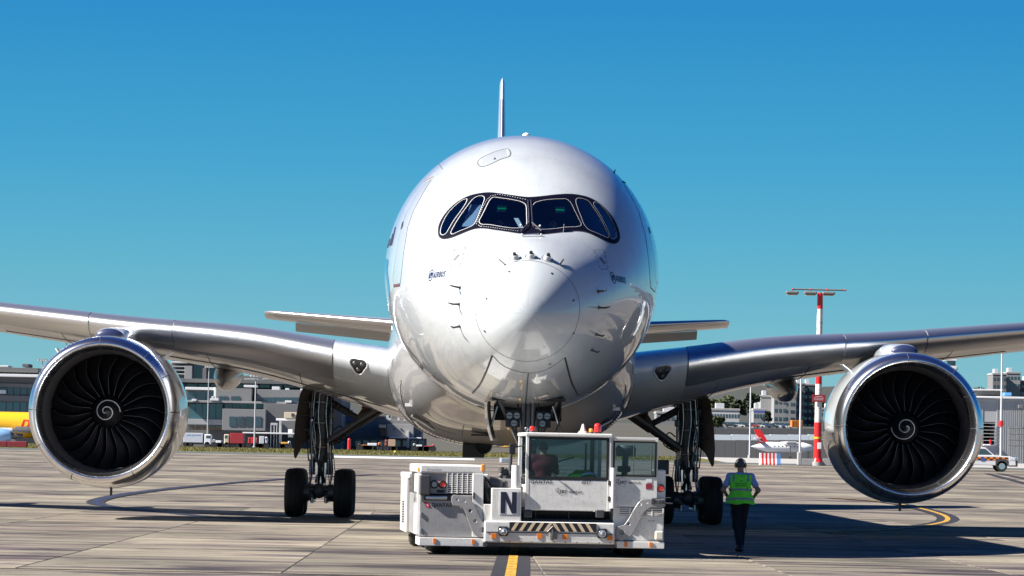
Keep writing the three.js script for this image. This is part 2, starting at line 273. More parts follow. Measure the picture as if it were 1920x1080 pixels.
// ---------------------------------------------------------------- the airliner
const CY = 5.8;   // height of the fuselage centre line, the nose being raised on the tow tractor
const ship = thing('airliner', 'large white twin engine airliner with black framed cockpit windows being towed', 'airliner');
const T = [0, 0.06, 0.25, 0.5, 0.75, 1, 1.5, 2, 2.4, 3.3, 4, 5, 6, 7, 8, 9.2, 20, 44, 50, 56, 60, 64, 66.6].map(Math.sqrt);
const prof = {
  a: pchip(T, [0, 0.27, 0.56, 0.8, 0.98, 1.14, 1.42, 1.66, 1.83, 2.16, 2.37, 2.6, 2.77, 2.88, 2.95, 2.98, 2.98, 2.98, 2.72, 2.1, 1.5, 0.75, 0.25]),
  t: pchip(T, [-1.2, -0.93, -0.63, -0.38, -0.18, 0, 0.26, 0.46, 0.64, 1.26, 1.68, 2.2, 2.57, 2.83, 2.98, 3.045, 3.045, 3.045, 3.03, 2.95, 2.75, 2.3, 1.85]),
  b: pchip(T, [-1.2, -1.47, -1.72, -1.93, -2.07, -2.18, -2.35, -2.48, -2.56, -2.73, -2.83, -2.93, -2.99, -3.03, -3.045, -3.045, -3.045, -3.045, -2.3, -0.9, 0.05, 0.9, 1.4]),
  m: pchip(T, [-1.2, -1.19, -1.16, -1.12, -1.07, -1.0, -0.87, -0.74, -0.64, -0.44, -0.32, -0.19, -0.1, -0.04, 0, 0, 0, 0, 0.3, 1.0, 1.4, 1.6, 1.65]),
};
const sect = t => { const u = Math.sqrt(Math.max(t, 0)); return { a: Math.max(prof.a(u), 1e-4), t: CY + prof.t(u), b: CY + prof.b(u), m: CY + prof.m(u) }; };
function hull(t, phi) { const s = sect(t), c = Math.cos(phi), n = Math.sin(phi); return V(s.a * c, s.m + (n > 0 ? (s.t - s.m) : (s.m - s.b)) * n, -t); }
function inHull(x, y, z) { const t = -z; if (t <= 0) return 1; const s = sect(t), h = Math.max(y > s.m ? s.t - s.m : s.m - s.b, 1e-4); return Math.hypot(x / s.a, (y - s.m) / h) - 1; }
function hullNormal(p) { if (p.z > -0.1) { const m = CY - 1.19; return V(2 * p.x / 1.24, 2 * (p.y - m) / 1.24, 1).normalize(); } const e = 0.01, f = (x, y, z) => inHull(p.x + x, p.y + y, p.z + z); return V(f(e, 0, 0) - f(-e, 0, 0), f(0, e, 0) - f(0, -e, 0), f(0, 0, e) - f(0, 0, -e)).normalize(); }
function hit(px, py) {
  const d = rayDir(px, py), o = camera.position, p = V(); let l0 = 62 / -d.z, l1 = null;
  for (let l = l0; l < 90; l += 0.08) { p.copy(o).addScaledVector(d, l); if (inHull(p.x, p.y, p.z) < 0) { l1 = l; break; } l0 = l; }
  if (l1 === null) { let best = 9; for (let l = 63; l < 90; l += 0.05) { p.copy(o).addScaledVector(d, l); const v = inHull(p.x, p.y, p.z); if (v < best) { best = v; l1 = l; } } return p.copy(o).addScaledVector(d, l1); }
  for (let k = 0; k < 24; k++) { const m = (l0 + l1) / 2; p.copy(o).addScaledVector(d, m); inHull(p.x, p.y, p.z) < 0 ? l1 = m : l0 = m; }
  return p.copy(o).addScaledVector(d, l1);
}
const lift = (p, off) => p.clone().addScaledVector(hullNormal(p), off);
const densify = (pts, step, closed) => { const o = []; for (let i = 0; i < pts.length - (closed ? 0 : 1); i++) { const a = pts[i], b = pts[(i + 1) % pts.length], n = Math.max(1, Math.ceil(Math.hypot(b[0] - a[0], b[1] - a[1]) / step)); for (let k = 0; k < n; k++) o.push([a[0] + (b[0] - a[0]) * k / n, a[1] + (b[1] - a[1]) * k / n]); } if (!closed) o.push(pts[pts.length - 1]); return o; };
const smooth2 = (pts, closed, n = 8) => { const c = new THREE.CatmullRomCurve3(pts.map(p => V(p[0], p[1], 0)), closed, 'centripetal'); return c.getPoints(pts.length * n).slice(0, closed ? -1 : undefined).map(p => [p.x, p.y]); };
function ribbon(points, w, off, closed) {      // a strip lying on the hull along 3-D points
  const n = points.length, p = [], ix = [], nn = [];
  for (let i = 0; i < n; i++) {
    const a = points[closed ? (i + n - 1) % n : Math.max(i - 1, 0)], b = points[closed ? (i + 1) % n : Math.min(i + 1, n - 1)], m = hullNormal(points[i]), s = b.clone().sub(a).cross(m).normalize();
    for (const k of [-1, 1]) { const q = points[i].clone().addScaledVector(s, k * w / 2).addScaledVector(m, off); p.push(q.x, q.y, q.z); nn.push(m.x, m.y, m.z); }
  }
  for (let i = 0; i < (closed ? n : n - 1); i++) { const a = i * 2, b = ((i + 1) % n) * 2; ix.push(a, a + 1, b + 1, a, b + 1, b); }
  const g = new THREE.BufferGeometry(); g.setAttribute('position', new THREE.Float32BufferAttribute(p, 3)); g.setAttribute('normal', new THREE.Float32BufferAttribute(nn, 3)); g.setIndex(ix); return wind(g);
}
const ribbonPx = (pts, w, off = 0.004, closed = false, soft = true) => ribbon(densify(soft ? smooth2(pts, closed) : pts, 4, closed).map(p => hit(p[0], p[1])), w, off, closed);
function patch(poly, holes, off, edge = 6) {   // an area on the hull with an outline traced in the photograph
  const sh = new THREE.Shape(poly.map(p => new THREE.Vector2(...p)));
  for (const h of holes) sh.holes.push(new THREE.Path(h.map(p => new THREE.Vector2(...p))));
  let g = new TessellateModifier(edge, 7).modify(new THREE.ShapeGeometry(sh).toNonIndexed());
  const a = g.attributes.position, n = new Float32Array(a.count * 3), memo = {};
  for (let i = 0; i < a.count; i++) {
    const k = a.getX(i).toFixed(3) + ',' + a.getY(i).toFixed(3); if (!memo[k]) { const p = hit(a.getX(i), a.getY(i)); memo[k] = [lift(p, off), hullNormal(p)]; }
    const [q, m] = memo[k]; a.setXYZ(i, q.x, q.y, q.z); n[i * 3] = m.x; n[i * 3 + 1] = m.y; n[i * 3 + 2] = m.z;
  }
  const r = new THREE.BufferGeometry(); r.setAttribute('position', a); r.setAttribute('normal', new THREE.BufferAttribute(n, 3)); return wind(r);
}
function decal(p, w, h, turn = 0, off = 0.006) {   // a sheet wrapped on the hull round p, uv in its own plane
  const n = hullNormal(p), R0 = V(0, 1, 0).cross(n).normalize(), U0 = n.clone().cross(R0), R = R0.clone().multiplyScalar(Math.cos(turn)).addScaledVector(U0, Math.sin(turn)), U = n.clone().cross(R);
  return grid(10, 4, (i, j) => {
    const q = p.clone().addScaledVector(R, (i / 10 - 0.5) * w).addScaledVector(U, (j / 4 - 0.5) * h); let a = -0.4, b = 0.4;
    for (let k = 0; k < 18; k++) { const m = (a + b) / 2, s = q.clone().addScaledVector(n, m); inHull(s.x, s.y, s.z) < 0 ? a = m : b = m; }
    const s = lift(q.addScaledVector(n, b), off); return [s.x, s.y, s.z, i / 10, j / 4];
  });
}
const zoomed = (s, x0, y0) => pts => pts.map(([x, y]) => [x0 + x / s, y0 + y / s]);
const zA = zoomed(3.177, 700, 220), zB = zoomed(4.909, 880, 640), zC = zoomed(3.173, 700, 300), zD = zoomed(3.177, 700, 520);

// cockpit mask and panes
const maskPx = smooth2(zA([[387, 665], [400, 620], [440, 560], [500, 505], [570, 468], [640, 452], [690, 448], [760, 455], [850, 468], [920, 476], [1000, 471], [1080, 462], [1160, 457], [1220, 462], [1290, 480], [1350, 515], [1400, 565], [1440, 620], [1465, 690], [1466, 725], [1450, 748], [1425, 752], [1390, 740], [1340, 715], [1280, 688], [1230, 678], [1160, 680], [1080, 690], [1000, 698], [940, 698], [870, 692], [790, 680], [720, 670], [660, 662], [610, 664], [560, 680], [500, 705], [450, 722], [415, 725], [393, 712]]), true, 3);
const panesPx = [
  [[400, 680], [410, 640], [440, 580], [490, 525], [535, 492], [558, 488], [555, 505], [520, 560], [480, 615], [450, 665], [435, 690], [415, 702], [402, 695]],
  [[462, 690], [480, 650], [520, 585], [560, 530], [590, 492], [620, 472], [650, 470], [662, 480], [655, 510], [635, 560], [615, 610], [598, 640], [560, 660], [510, 680], [470, 697]],
  [[630, 620], [645, 590], [670, 540], [690, 500], [712, 478], [760, 482], [830, 492], [890, 508], [908, 525], [912, 580], [912, 640], [905, 652], [870, 660], [820, 660], [750, 650], [690, 640], [640, 636]],
  [[945, 545], [960, 512], [990, 500], [1050, 490], [1120, 487], [1150, 488], [1175, 510], [1200, 560], [1225, 610], [1238, 640], [1225, 650], [1150, 655], [1070, 665], [1010, 668], [960, 660], [948, 630]],
  [[1205, 495], [1215, 483], [1245, 485], [1280, 500], [1310, 540], [1350, 600], [1380, 660], [1400, 700], [1398, 718], [1370, 708], [1330, 690], [1280, 668], [1255, 640], [1235, 590], [1215, 540]],
  [[1310, 510], [1325, 505], [1360, 530], [1400, 580], [1430, 640], [1448, 690], [1448, 712], [1430, 725], [1415, 722], [1400, 680], [1370, 620], [1340, 565], [1315, 530]],
].map(p => smooth2(zA(p), true, 3));
const inside = (poly, x, y) => { let c = false; for (let i = 0, j = poly.length - 1; i < poly.length; j = i++) { const [a, b] = poly[i], [d, e] = poly[j]; if ((b > y) !== (e > y) && x < (d - a) * (y - b) / (e - b) + a) c = !c; } return c; };
const toPx = p => { const q = p.clone().project(camera); return [(q.x + 1) / 2 * PW, (1 - q.y) / 2 * PH]; };
{
  // skin: radome, nose with the cockpit opening, barrel and tail
  const NU = 420, ts = []; for (let t = 0.8; t < 7.2; t += 0.05) ts.push(t); for (let t = 7.25; t < 10; t += 0.25) ts.push(t); for (let t = 10; t <= 44; t += 2) ts.push(t); for (let t = 45; t <= 66.6; t += 0.9) ts.push(t); ts.push(66.6);
  const skin = (tl, cut) => {
    const g = grid(NU, tl.length - 1, (i, j) => { const q = hull(tl[j], i / NU * Math.PI * 2); return [q.x, q.y, q.z, i / NU * 4, tl[j] / 5]; }, true);
    const n = g.attributes.normal, p = g.attributes.position;
    for (let i = 0; i < p.count; i++) { const m = hullNormal(V(p.getX(i), p.getY(i), p.getZ(i))), ww = -p.getZ(i) > 0.9 ? 0.012 : 0, ph = (i % (NU + 1)) / NU * 26, tt = -p.getZ(i); m.x += ww * (fbm(ph, tt * 1.3, 2, 26, 4096) - 0.5); m.y += ww * (fbm(ph + 9, tt * 1.3 + 5, 2, 26, 4096) - 0.5); m.z += ww * (fbm(ph + 4, tt * 1.3 + 8, 2, 26, 4096) - 0.5); m.normalize(); n.setXYZ(i, m.x, m.y, m.z); }
    if (cut) {
      const pos = g.attributes.position, inM = new Uint8Array(pos.count), q = V();
      for (let i = 0; i < pos.count; i++) { q.fromBufferAttribute(pos, i); if (-q.z < 6.5 && q.y > CY - 0.5) { const [x, y] = toPx(q); inM[i] = inside(maskPx, x, y) && hullNormal(q).dot(V().subVectors(camera.position, q)) > 0 ? 1 : 0; } }
      const ix = [], src = g.index.array; for (let i = 0; i < src.length; i += 3) if (!(inM[src[i]] && inM[src[i + 1]] && inM[src[i + 2]])) ix.push(src[i], src[i + 1], src[i + 2]); g.setIndex(ix);
    }
    return g;
  };
  const rt = []; for (let k = 0; k <= 26; k++) rt.push(Math.max(0.00001, 0.8 * (k / 26) ** 2));
  mesh('radome', wind(skin(rt, false)), M.paint, ship);
  mesh('fuselage', wind(skin(ts, true)), M.paint, ship);
  const cap = hull(66.6, 0); mesh('tail_cone_outlet', new THREE.SphereGeometry(0.25, 16, 12).scale(1, 0.9, 1).translate(0, CY + 1.63, cap.z), M.darkMetal, ship);
  mesh('radome_joint', ribbon([...Array(120)].map((_, i) => hull(0.8, i / 120 * Math.PI * 2)), 0.013, 0.003, true), M.lineGrey, ship);
  for (const [x, y] of zA([[810, 920], [1063, 930]]).concat(zD([[675, 127], [1192, 138], [664, 321], [1192, 333], [1052, 516]]))) { const p = hit(x, y); mesh('latch_mark', decal(p, 0.06, 0.035, x < 990 ? -0.5 : 0.5), M.line, ship); }
  // mask, panes, seals
  mesh('windscreen_mask', patch(maskPx, panesPx, 0.004, 7), M.mask, ship);
  mesh('mask_edge', ribbonPx(maskPx, 0.018, 0.005, true, false), M.line, ship);
  const grow = (p, k) => { const c = p.reduce((a, q) => [a[0] + q[0] / p.length, a[1] + q[1] / p.length], [0, 0]); return p.map(q => { const d = Math.hypot(q[0] - c[0], q[1] - c[1]); return [q[0] + (q[0] - c[0]) / d * k, q[1] + (q[1] - c[1]) / d * k]; }); };
  panesPx.forEach((p, i) => { const w = mesh('cockpit_window', patch(grow(p, 1), [], -0.006, 8), i === 2 || i === 3 ? M.pane : M.sidePane, ship); mesh('window_seal', ribbonPx(p, i < 3 ? 0.011 : 0.007, 0.008, true, false), M.seal, w); });
  const rv = []; for (const [x, y] of densify(zA([[640, 652], [615, 635], [625, 600], [650, 540], [675, 495], [700, 470], [740, 460], [800, 468], [905, 490]]), 5).concat(densify(zA([[632, 648], [700, 656], [780, 668], [860, 678]]), 5))) rv.push(decal(hit(x, y), 0.016, 0.016, 0, 0.007));
  const bolts = mesh('rivet_row', mg(rv), M.seal, ship); bolts.userData.kind = 'stuff';
  // wipers and centre post
  for (const pts of [[[921, 500], [926, 600], [924, 660]], [[938, 500], [944, 580], [950, 660]]].map(zA)) mesh('wiper_blade', tube(pts.map(p => lift(hit(p[0], p[1]), 0.03)), 0.012, 16), M.metal, ship);
  for (const [a, b] of [[[880, 690], [928, 640]], [[1000, 690], [945, 640]]].map(zA)) mesh('wiper_arm', rod(lift(hit(...a), 0.05), lift(hit(...b), 0.05), 0.018), M.darkGrey, ship);
  for (const q of zA([[880, 650], [992, 655], [885, 708], [998, 708]])) mesh('wiper_pivot', new THREE.SphereGeometry(0.024, 12, 8).translate(...lift(hit(...q), 0.03).toArray()), M.white, ship);
  mesh('wiper_link', rod(lift(hit(...zA([[890, 712]])[0]), 0.05), lift(hit(...zA([[985, 706]])[0]), 0.05), 0.018), M.metal, ship);
  // escape hatch, doors, placards
  const hat = zA([[622, 270], [640, 245], [700, 215], [770, 192], [805, 190], [817, 215], [810, 232], [760, 250], [700, 278], [650, 295], [632, 290]]);
  const hp = mesh('escape_hatch', patch(smooth2(hat, true, 3), [], 0.003), M.paint, ship); mesh('hatch_outline', ribbonPx(hat, 0.024, 0.006, true), M.lineGrey, hp);
  for (const q of [[[622, 270], [640, 245], [655, 262], [650, 292], [632, 290]], [[790, 192], [805, 190], [817, 215], [810, 232], [798, 236]]]) mesh('hatch_end', patch(zA(q), [], 0.006), mat(0.35, 0.4, 0.4, 0.5), hp);
  mesh('hatch_symbol', patch(zA([[716, 252], [724, 238], [732, 252]]), [], 0.007), M.line, hp);
  const dl = zC([[345, 118], [300, 190], [240, 300], [205, 400], [180, 560], [165, 700], [160, 735], [120, 742], [116, 700], [128, 600], [152, 460], [192, 320], [250, 215], [300, 148]]);
  const d1 = mesh('passenger_door', patch(dl, [], 0.003, 8), M.paint, ship); mesh('door_outline', ribbonPx(dl, 0.018, 0.006, true, false), M.lineGrey, d1);
  mesh('door_sill', patch(zC([[120, 742], [160, 735], [158, 752], [122, 758]]), [], 0.006), mat(0.1, 0.04, 0.05, 0.5), d1);
  mesh('door_window', patch(zC([[163, 412], [172, 372], [182, 362], [178, 392], [168, 414]]), [], 0.006), M.black, d1);
  mesh('rain_strip', ribbonPx(zC([[300, 132], [330, 112], [358, 100]]), 0.03, 0.008), mat(0.35, 0.16, 0.05, 0.5), d1);
  const dr = zA([[1490, 392], [1535, 470], [1580, 560], [1620, 700], [1640, 850], [1652, 1015], [1678, 1040], [1686, 1000], [1676, 850], [1646, 700], [1598, 560], [1540, 450]]);
  const d2 = mesh('passenger_door', patch(dr, [], 0.003, 8), M.paint, ship); mesh('door_outline', ribbonPx(dr, 0.018, 0.006, true, false), M.lineGrey, d2);
  mesh('rain_strip', ribbonPx(zA([[1482, 382], [1505, 392], [1530, 412]]), 0.05, 0.008), M.line, d2);
  mesh('door_window', patch(zA([[1636, 652], [1642, 655], [1652, 690], [1648, 695]]), [], 0.006), M.black, d2);
  const seg = (a, b, w = 0.012) => ribbonPx([a, b], w, 0.005, false, false);
  mesh('panel_line', seg(...zA([[390, 275], [412, 310]])), M.line, ship); mesh('panel_line', seg(...zA([[1432, 335], [1442, 308]]), 0.03), M.line, ship);
  for (const [c, e] of [[[495, 835], 1], [[1365, 855], -1]]) {   // static port plates with dashed outlines
    const p = hit(...zA([c])[0]), pl = mesh('static_port', decal(p, 0.09, 0.16, e * -0.25).translate(0, 0, 0), mat(0.14, 0.15, 0.16, 0.6), ship);
    const q = e > 0 ? [[488, 778], [552, 768], [515, 890], [456, 895]] : [[1310, 792], [1372, 790], [1400, 905], [1352, 905]], z = zA(q);
    for (let k = 0; k < 4; k++) { const a = z[k], b = z[(k + 1) % 4]; for (let i = 0; i < 4; i++) { const f = (i + 0.2) / 4, g2 = (i + 0.75) / 4; mesh('warning_dash', seg([a[0] + (b[0] - a[0]) * f, a[1] + (b[1] - a[1]) * f], [a[0] + (b[0] - a[0]) * g2, a[1] + (b[1] - a[1]) * g2], 0.013), M.line, pl); } }
  }
  // maker's lettering
  const logo = canvasTex(512, 160, g => {
    g.strokeStyle = g.fillStyle = '#0b1b45'; g.lineWidth = 13; g.beginPath(); g.ellipse(72, 80, 56, 66, 0, 0, 7); g.stroke();
    g.beginPath(); g.ellipse(72, 80, 34, 26, -0.7, 0, 7); g.stroke(); g.beginPath(); g.arc(86, 62, 20, 0, 7); g.fill(); g.lineWidth = 10; g.beginPath(); g.moveTo(28, 120); g.quadraticCurveTo(60, 70, 120, 60); g.stroke();
    g.font = 'bold 104px sans-serif'; g.textBaseline = 'middle'; g.textAlign = 'left'; g.save(); g.translate(148, 84); g.scale(0.86, 1); g.fillText('AIRBUS', 0, 0); g.restore();
  });
  const lm = printMat(logo, 0.3);
  mesh('maker_lettering', decal(hit(...zA([[383, 935]])[0]), 0.86, 0.27, 0.02), lm, ship); mesh('maker_lettering', decal(hit(...zA([[1466, 962]])[0]), 0.86, 0.27, -0.02), lm, ship);
  // probes
  for (const [b, tip] of [[[518, 62], [465, 54]], [[512, 160], [456, 148]], [[515, 292], [482, 294]], [[1338, 85], [1362, 92]], [[1342, 180], [1398, 190]], [[1326, 340], [1350, 352]], [[1298, 432], [1326, 442]]].map(zD)) {
    const p = hit(...b), n = hullNormal(p), d = V(tip[0] > b[0] ? 0.25 : -0.25, 0, 0), pr = mesh('probe_base', new THREE.CylinderGeometry(0.035, 0.05, 0.02, 12).applyQuaternion(new THREE.Quaternion().setFromUnitVectors(V(0, 1, 0), n)).translate(p.x, p.y, p.z), M.lineGrey, ship);
    const e = lift(p, 0.085), L = Math.abs(tip[0] - b[0]) / 97; e.x += d.x * 0.2;
    mesh('probe_tube', [rod(p, e, 0.024, 0.017), rod(e, e.clone().add(V(Math.sign(d.x) * L * 0.5, 0.02, 0.1)), 0.02, 0.011)], M.darkGrey, pr);
  }
  for (const c of zA([[845, 838], [938, 830], [1035, 842]])) { const p = hit(...c), n = hullNormal(p), q = new THREE.Quaternion().setFromUnitVectors(V(0, 1, 0), n); const s = mesh('sensor_housing', new THREE.CylinderGeometry(0.055, 0.085, 0.09, 20).applyQuaternion(q).translate(...lift(p, 0.03).toArray()), M.paint, ship); mesh('sensor_port', new THREE.CylinderGeometry(0.03, 0.036, 0.05, 16).applyQuaternion(q).translate(...lift(p, 0.095).toArray()), M.black, s); mesh('sensor_ring', ribbon([...Array(24)].map((_, i) => { const a = i / 24 * 6.2832, r = V(0, 0, 0).crossVectors(n, V(0, 0, 1)).normalize(), u = n.clone().cross(r); return p.clone().addScaledVector(r, 0.11 * Math.cos(a)).addScaledVector(u, 0.11 * Math.sin(a)); }), 0.01, 0.006, true), M.lineGrey, s); }
  for (const [a, b] of zA([[755, 858], [785, 880], [1125, 858], [1108, 882]]).reduce((o, q, i) => (i % 2 ? o[o.length - 1].push(q) : o.push([q]), o), [])) mesh('angle_vane', rod(lift(hit(...a), 0.05), lift(hit(...b), 0.01), 0.016), M.darkGrey, ship);
  mesh('antenna_bump', new THREE.SphereGeometry(0.09, 12, 8).scale(1, 0.7, 2).translate(0.05, CY + 3.07, -9), M.white, ship);
  mesh('ice_probe', rod(lift(hit(...zA([[1130, 660]])[0]), 0.09), lift(hit(...zA([[1133, 684]])[0]), 0), 0.012), M.darkGrey, ship);
  // cabin windows and blue tail stroke of the livery along each side
  const cw = phys(0.015, 0.02, 0.03, { roughness: 0.1, clearcoat: 1 }), bl = phys(0.02, 0.2, 0.5, { roughness: 0.3, clearcoat: 1 });
  for (const s of [-1, 1]) for (let k = 0; k < 9; k++) { const p = hull(8.6 + k * 0.53, s > 0 ? 0.2 : Math.PI - 0.2); mesh('cabin_window', decal(p, 0.24, 0.4), cw, ship); }
  mesh('livery_stroke', patch(smooth2(zC([[78, 585], [90, 600], [84, 650], [93, 720], [99, 790], [101, 850], [90, 800], [80, 720], [72, 650]]), true, 3), [], 0.006), bl, ship);
  for (const q of [[[82, 522], [98, 468], [103, 466], [88, 524]], [[95, 512], [114, 440], [120, 436], [102, 512]], [[104, 508], [128, 402], [136, 396], [112, 508]]]) mesh('livery_letter', patch(zC(q), [], 0.006), mat(0.03, 0.02, 0.04, 0.4), ship);
  // nose gear bay outlines
  for (const [w, pts] of [[0.04, [[212, 130], [150, 290], [95, 400], [28, 478]]], [0.02, [[28, 478], [100, 515], [165, 543]]], [0.022, [[212, 130], [300, 215], [400, 262], [545, 290], [680, 270], [780, 220], [880, 148]]], [0.04, [[880, 148], [915, 290], [950, 400], [1003, 500]]], [0.018, [[543, 290], [530, 440], [516, 590]]]]) mesh('bay_door_gap', ribbonPx(zB(pts), w, 0.004), M.line, ship);
  for (const t of [9.6, 13.4, 17]) mesh('skin_joint', ribbon([...Array(60)].map((_, i) => hull(t, i / 60 * 6.2832)), 0.008, 0.003, true), M.lineGrey, ship);
  { const dot = []; for (const t of [2.1, 3.6, 5.2, 6.9]) for (let k = 0; k < 150; k++) { const ph = k / 150 * 6.2832, q = hull(t + (t < 4 ? 0.25 * Math.sin(ph) : 0), ph), [x, y] = toPx(q); if (inside(maskPx, x, y)) continue; dot.push(plain(0.009, 0.009, 0.009, q.x, q.y, q.z)); } mesh('rivet_row', mg(dot), M.lineGrey, ship).userData.kind = 'stuff'; }
  // cockpit inside
  const ck = part('flight_deck', ship);
  mesh('rear_bulkhead', grid(24, 1, (i, j) => { const a = i / 24 * Math.PI * 2; return [j * 2.3 * Math.cos(a), CY + 0.05 + j * 2.15 * Math.sin(a), -5.5]; }), M.darkGrey, ck); mesh('floor', plain(2.4, 0.05, 2.9, 0, CY - 0.75, -4.0), M.darkGrey, ck);
  mesh('glareshield', grid(20, 3, (i, j) => { const x = -1.35 + 2.7 * i / 20; return [x, CY + 0.46 - 0.05 * Math.abs(x) - [0, 0.02, 0.04, 0.3][j], -2.75 + 0.15 * x * x * -1 - [0, 0.3, 0.5, 0.52][j]]; }), M.black, ck);
  const shade = mat(0.55, 0.6, 0.58, 0.8);
  for (const [px, py, qx, qy, w] of [[612, 520, 560, 650, 0.22], [850, 600, 880, 655, 0.09], [650, 640, 720, 652, 0.07]]) { const [a, b] = zA([[px, py], [qx, qy]]); const p = hit(...a).addScaledVector(rayDir(...a), 0.3), q = hit(...b).addScaledVector(rayDir(...b), 0.3), s = V(1, 0, 0.2).normalize(); mesh('sun_shade', grid(1, 1, (i, j) => { const o = (j ? q : p).clone().addScaledVector(s, (i - 0.5) * w); return [o.x, o.y, o.z]; }), shade, ck); }
  for (const [px, py] of zA([[765, 543], [1112, 551]])) { const p = hit(px, py).addScaledVector(rayDir(px, py), 0.7); const h = mesh('head_up_display', plain(0.2, 0.13, 0.008, p.x, p.y, p.z), phys(0.6, 0.8, 0.7, { transmission: 0.9, thickness: 0, roughness: 0.05 }), ck); mesh('display_glow_screen', plain(0.17, 0.028, 0.004, p.x, p.y, p.z + 0.012), new THREE.MeshStandardMaterial({ color: 0x000000, emissive: C(0.0, 0.12, 0.045), emissiveIntensity: 1 }), h); }
  for (const x of [-0.55, 0.55]) mesh('crew_seat', [box(0.52, 0.75, 0.14, x, CY + 0.32, -4.62, 0.05), box(0.52, 0.14, 0.5, x, CY - 0.12, -4.34, 0.05), box(0.3, 0.22, 0.1, x, CY + 0.8, -4.62, 0.04), box(0.14, 0.6, 0.2, x, CY - 0.45, -4.4, 0.03)], M.darkGrey, ck);
}
{ // belly fairing
  const st = [[13.5, 2.0, 1.0], [15.5, 2.4, 0.72], [17, 2.75, 0.45], [19, 3.03, 0.2], [21.5, 3.16, 0], [26, 3.22, 0], [33, 3.2, 0], [38, 3.05, 0.1], [42, 2.7, 0.5], [46, 1.8, 1.2]];
  const hw = pchip(st.map(s => s[0]), st.map(s => s[1])), up = pchip(st.map(s => s[0]), st.map(s => s[2])), N = 64, L = 48;
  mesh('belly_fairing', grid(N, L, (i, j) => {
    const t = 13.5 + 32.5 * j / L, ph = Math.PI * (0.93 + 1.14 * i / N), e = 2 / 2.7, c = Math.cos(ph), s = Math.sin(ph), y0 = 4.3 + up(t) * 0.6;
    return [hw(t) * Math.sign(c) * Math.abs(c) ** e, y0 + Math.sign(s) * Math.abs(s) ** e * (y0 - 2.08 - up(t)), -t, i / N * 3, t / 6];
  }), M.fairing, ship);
  const F = (t, ph) => { const e = 2 / 2.7, c = Math.cos(ph), s = Math.sin(ph), y0 = 4.3 + up(t) * 0.6; return V(hw(t) * Math.sign(c) * Math.abs(c) ** e, y0 + Math.sign(s) * Math.abs(s) ** e * (y0 - 2.08 - up(t)), -t); };
  for (const s of [-1, 1]) {
    const A = a => Math.PI * 1.5 + s * a;
    mesh('fairing_seam', tube([...Array(16)].map((_, i) => F(17.5 + i * 0.35, A(1.25 - i * 0.05))), 0.012, 30, 5), M.line, ship);
    mesh('fairing_seam', tube([...Array(16)].map((_, i) => F(21 + 0.05 * i, A(1.5 - i * 0.1))), 0.01, 30, 5), M.line, ship);
    mesh('fairing_seam', tube([...Array(10)].map((_, i) => F(19, A(0.35 + i * 0.07))), 0.008, 20, 5), M.line, ship);
    const q = [F(19.4, A(0.86)), F(19.4, A(0.55)), F(18.6, A(0.64)), F(18.6, A(0.8))].map(p => p.add(V(s * 0.012, -0.014, 0.02)));
    const g = new THREE.BufferGeometry().setFromPoints([q[0], q[1], q[2], q[0], q[2], q[3]]); g.computeVertexNormals(); mesh('ram_air_inlet', g, M.black, ship);
    mesh('inlet_rim', tube([q[0], q[1]], 0.03, 4), M.seal, ship);
    const w = F(18.1, A(0.95)).add(V(s * 0.012, -0.01, 0.02)); mesh('access_panel', plain(0.22, 0.08, 0.02, w.x, w.y, w.z), M.white, ship);
    { const dot = []; for (const [t0, t1, p0, p1, n] of [[17.6, 21, 1.18, 0.75, 26], [18.2, 18.2, 0.3, 1.1, 24], [20, 20, 0.2, 1.25, 30], [17.2, 20.4, 0.32, 0.28, 16], [20.9, 20.9, 0.2, 1.3, 30]]) for (let k = 0; k < n; k++) { const q = F(t0 + (t1 - t0) * k / n, A(p0 + (p1 - p0) * k / n)); dot.push(plain(0.022, 0.022, 0.03, q.x, q.y, q.z)); } mesh('rivet_row', mg(dot), M.lineGrey, ship).userData.kind = 'stuff'; }
    mesh('drain_slot', plain(0.5, 0.05, 0.3, s * 0.75, 2.36, -18), M.line, ship);
  }
  mesh('outflow_box', [box(0.55, 0.34, 0.8, -0.93, 1.97, -21, 0.02)], M.black, ship);
  mesh('outflow_tube', new THREE.CylinderGeometry(0.21, 0.21, 0.9, 28, 1, true).rotateX(Math.PI / 2).translate(-0.66, 2.1, -20.7), M.darkMetal, ship);
  mesh('outflow_tube_core', disc(0.195, 0.02, 24).translate(-0.66, 2.1, -20.6), M.black, ship);
}
// wings: stations span, leading edge z, height, chord, thickness share, drop to the trailing edge
const WST = [[2.4, -21.8, 4.02, 13.1, 0.125, 1.15], [3.4, -22.5, 4.2, 12.6, 0.12, 1.02], [4.7, -23.45, 4.42, 11.9, 0.115, 0.85], [7, -25.1, 4.84, 10.6, 0.108, 0.7], [10.4, -27.5, 5.2, 8.8, 0.104, 0.5], [14.5, -30.4, 5.68, 7.6, 0.1, 0.38], [20, -34.3, 6.3, 6, 0.1, 0.25], [26, -38.5, 7.1, 4.4, 0.1, 0.15], [30, -41.6, 7.9, 2.9, 0.1, 0.08], [31.6, -43.6, 8.8, 1.5, 0.09, 0.02], [32.2, -44.8, 9.5, 0.7, 0.08, 0]];
const wf = [1, 2, 3, 4, 5].map(k => pchip(WST.map(s => s[0]), WST.map(s => s[k])));
function wingPoint(s, u, side) {   // u -1 (lower trailing edge) .. 0 (leading edge) .. 1 (upper trailing edge)
  const [z, y, c, tc, dr] = wf.map(f => f(s)), x = u * u, t = 5 * tc * c * (0.2969 * Math.sqrt(x) - 0.126 * x - 0.3516 * x * x + 0.2843 * x ** 3 - 0.1036 * x ** 4);
  return V(side * s, y - dr * x + Math.sign(u) * t * (u > 0 ? 0.92 : 1.06), z - c * x);
}
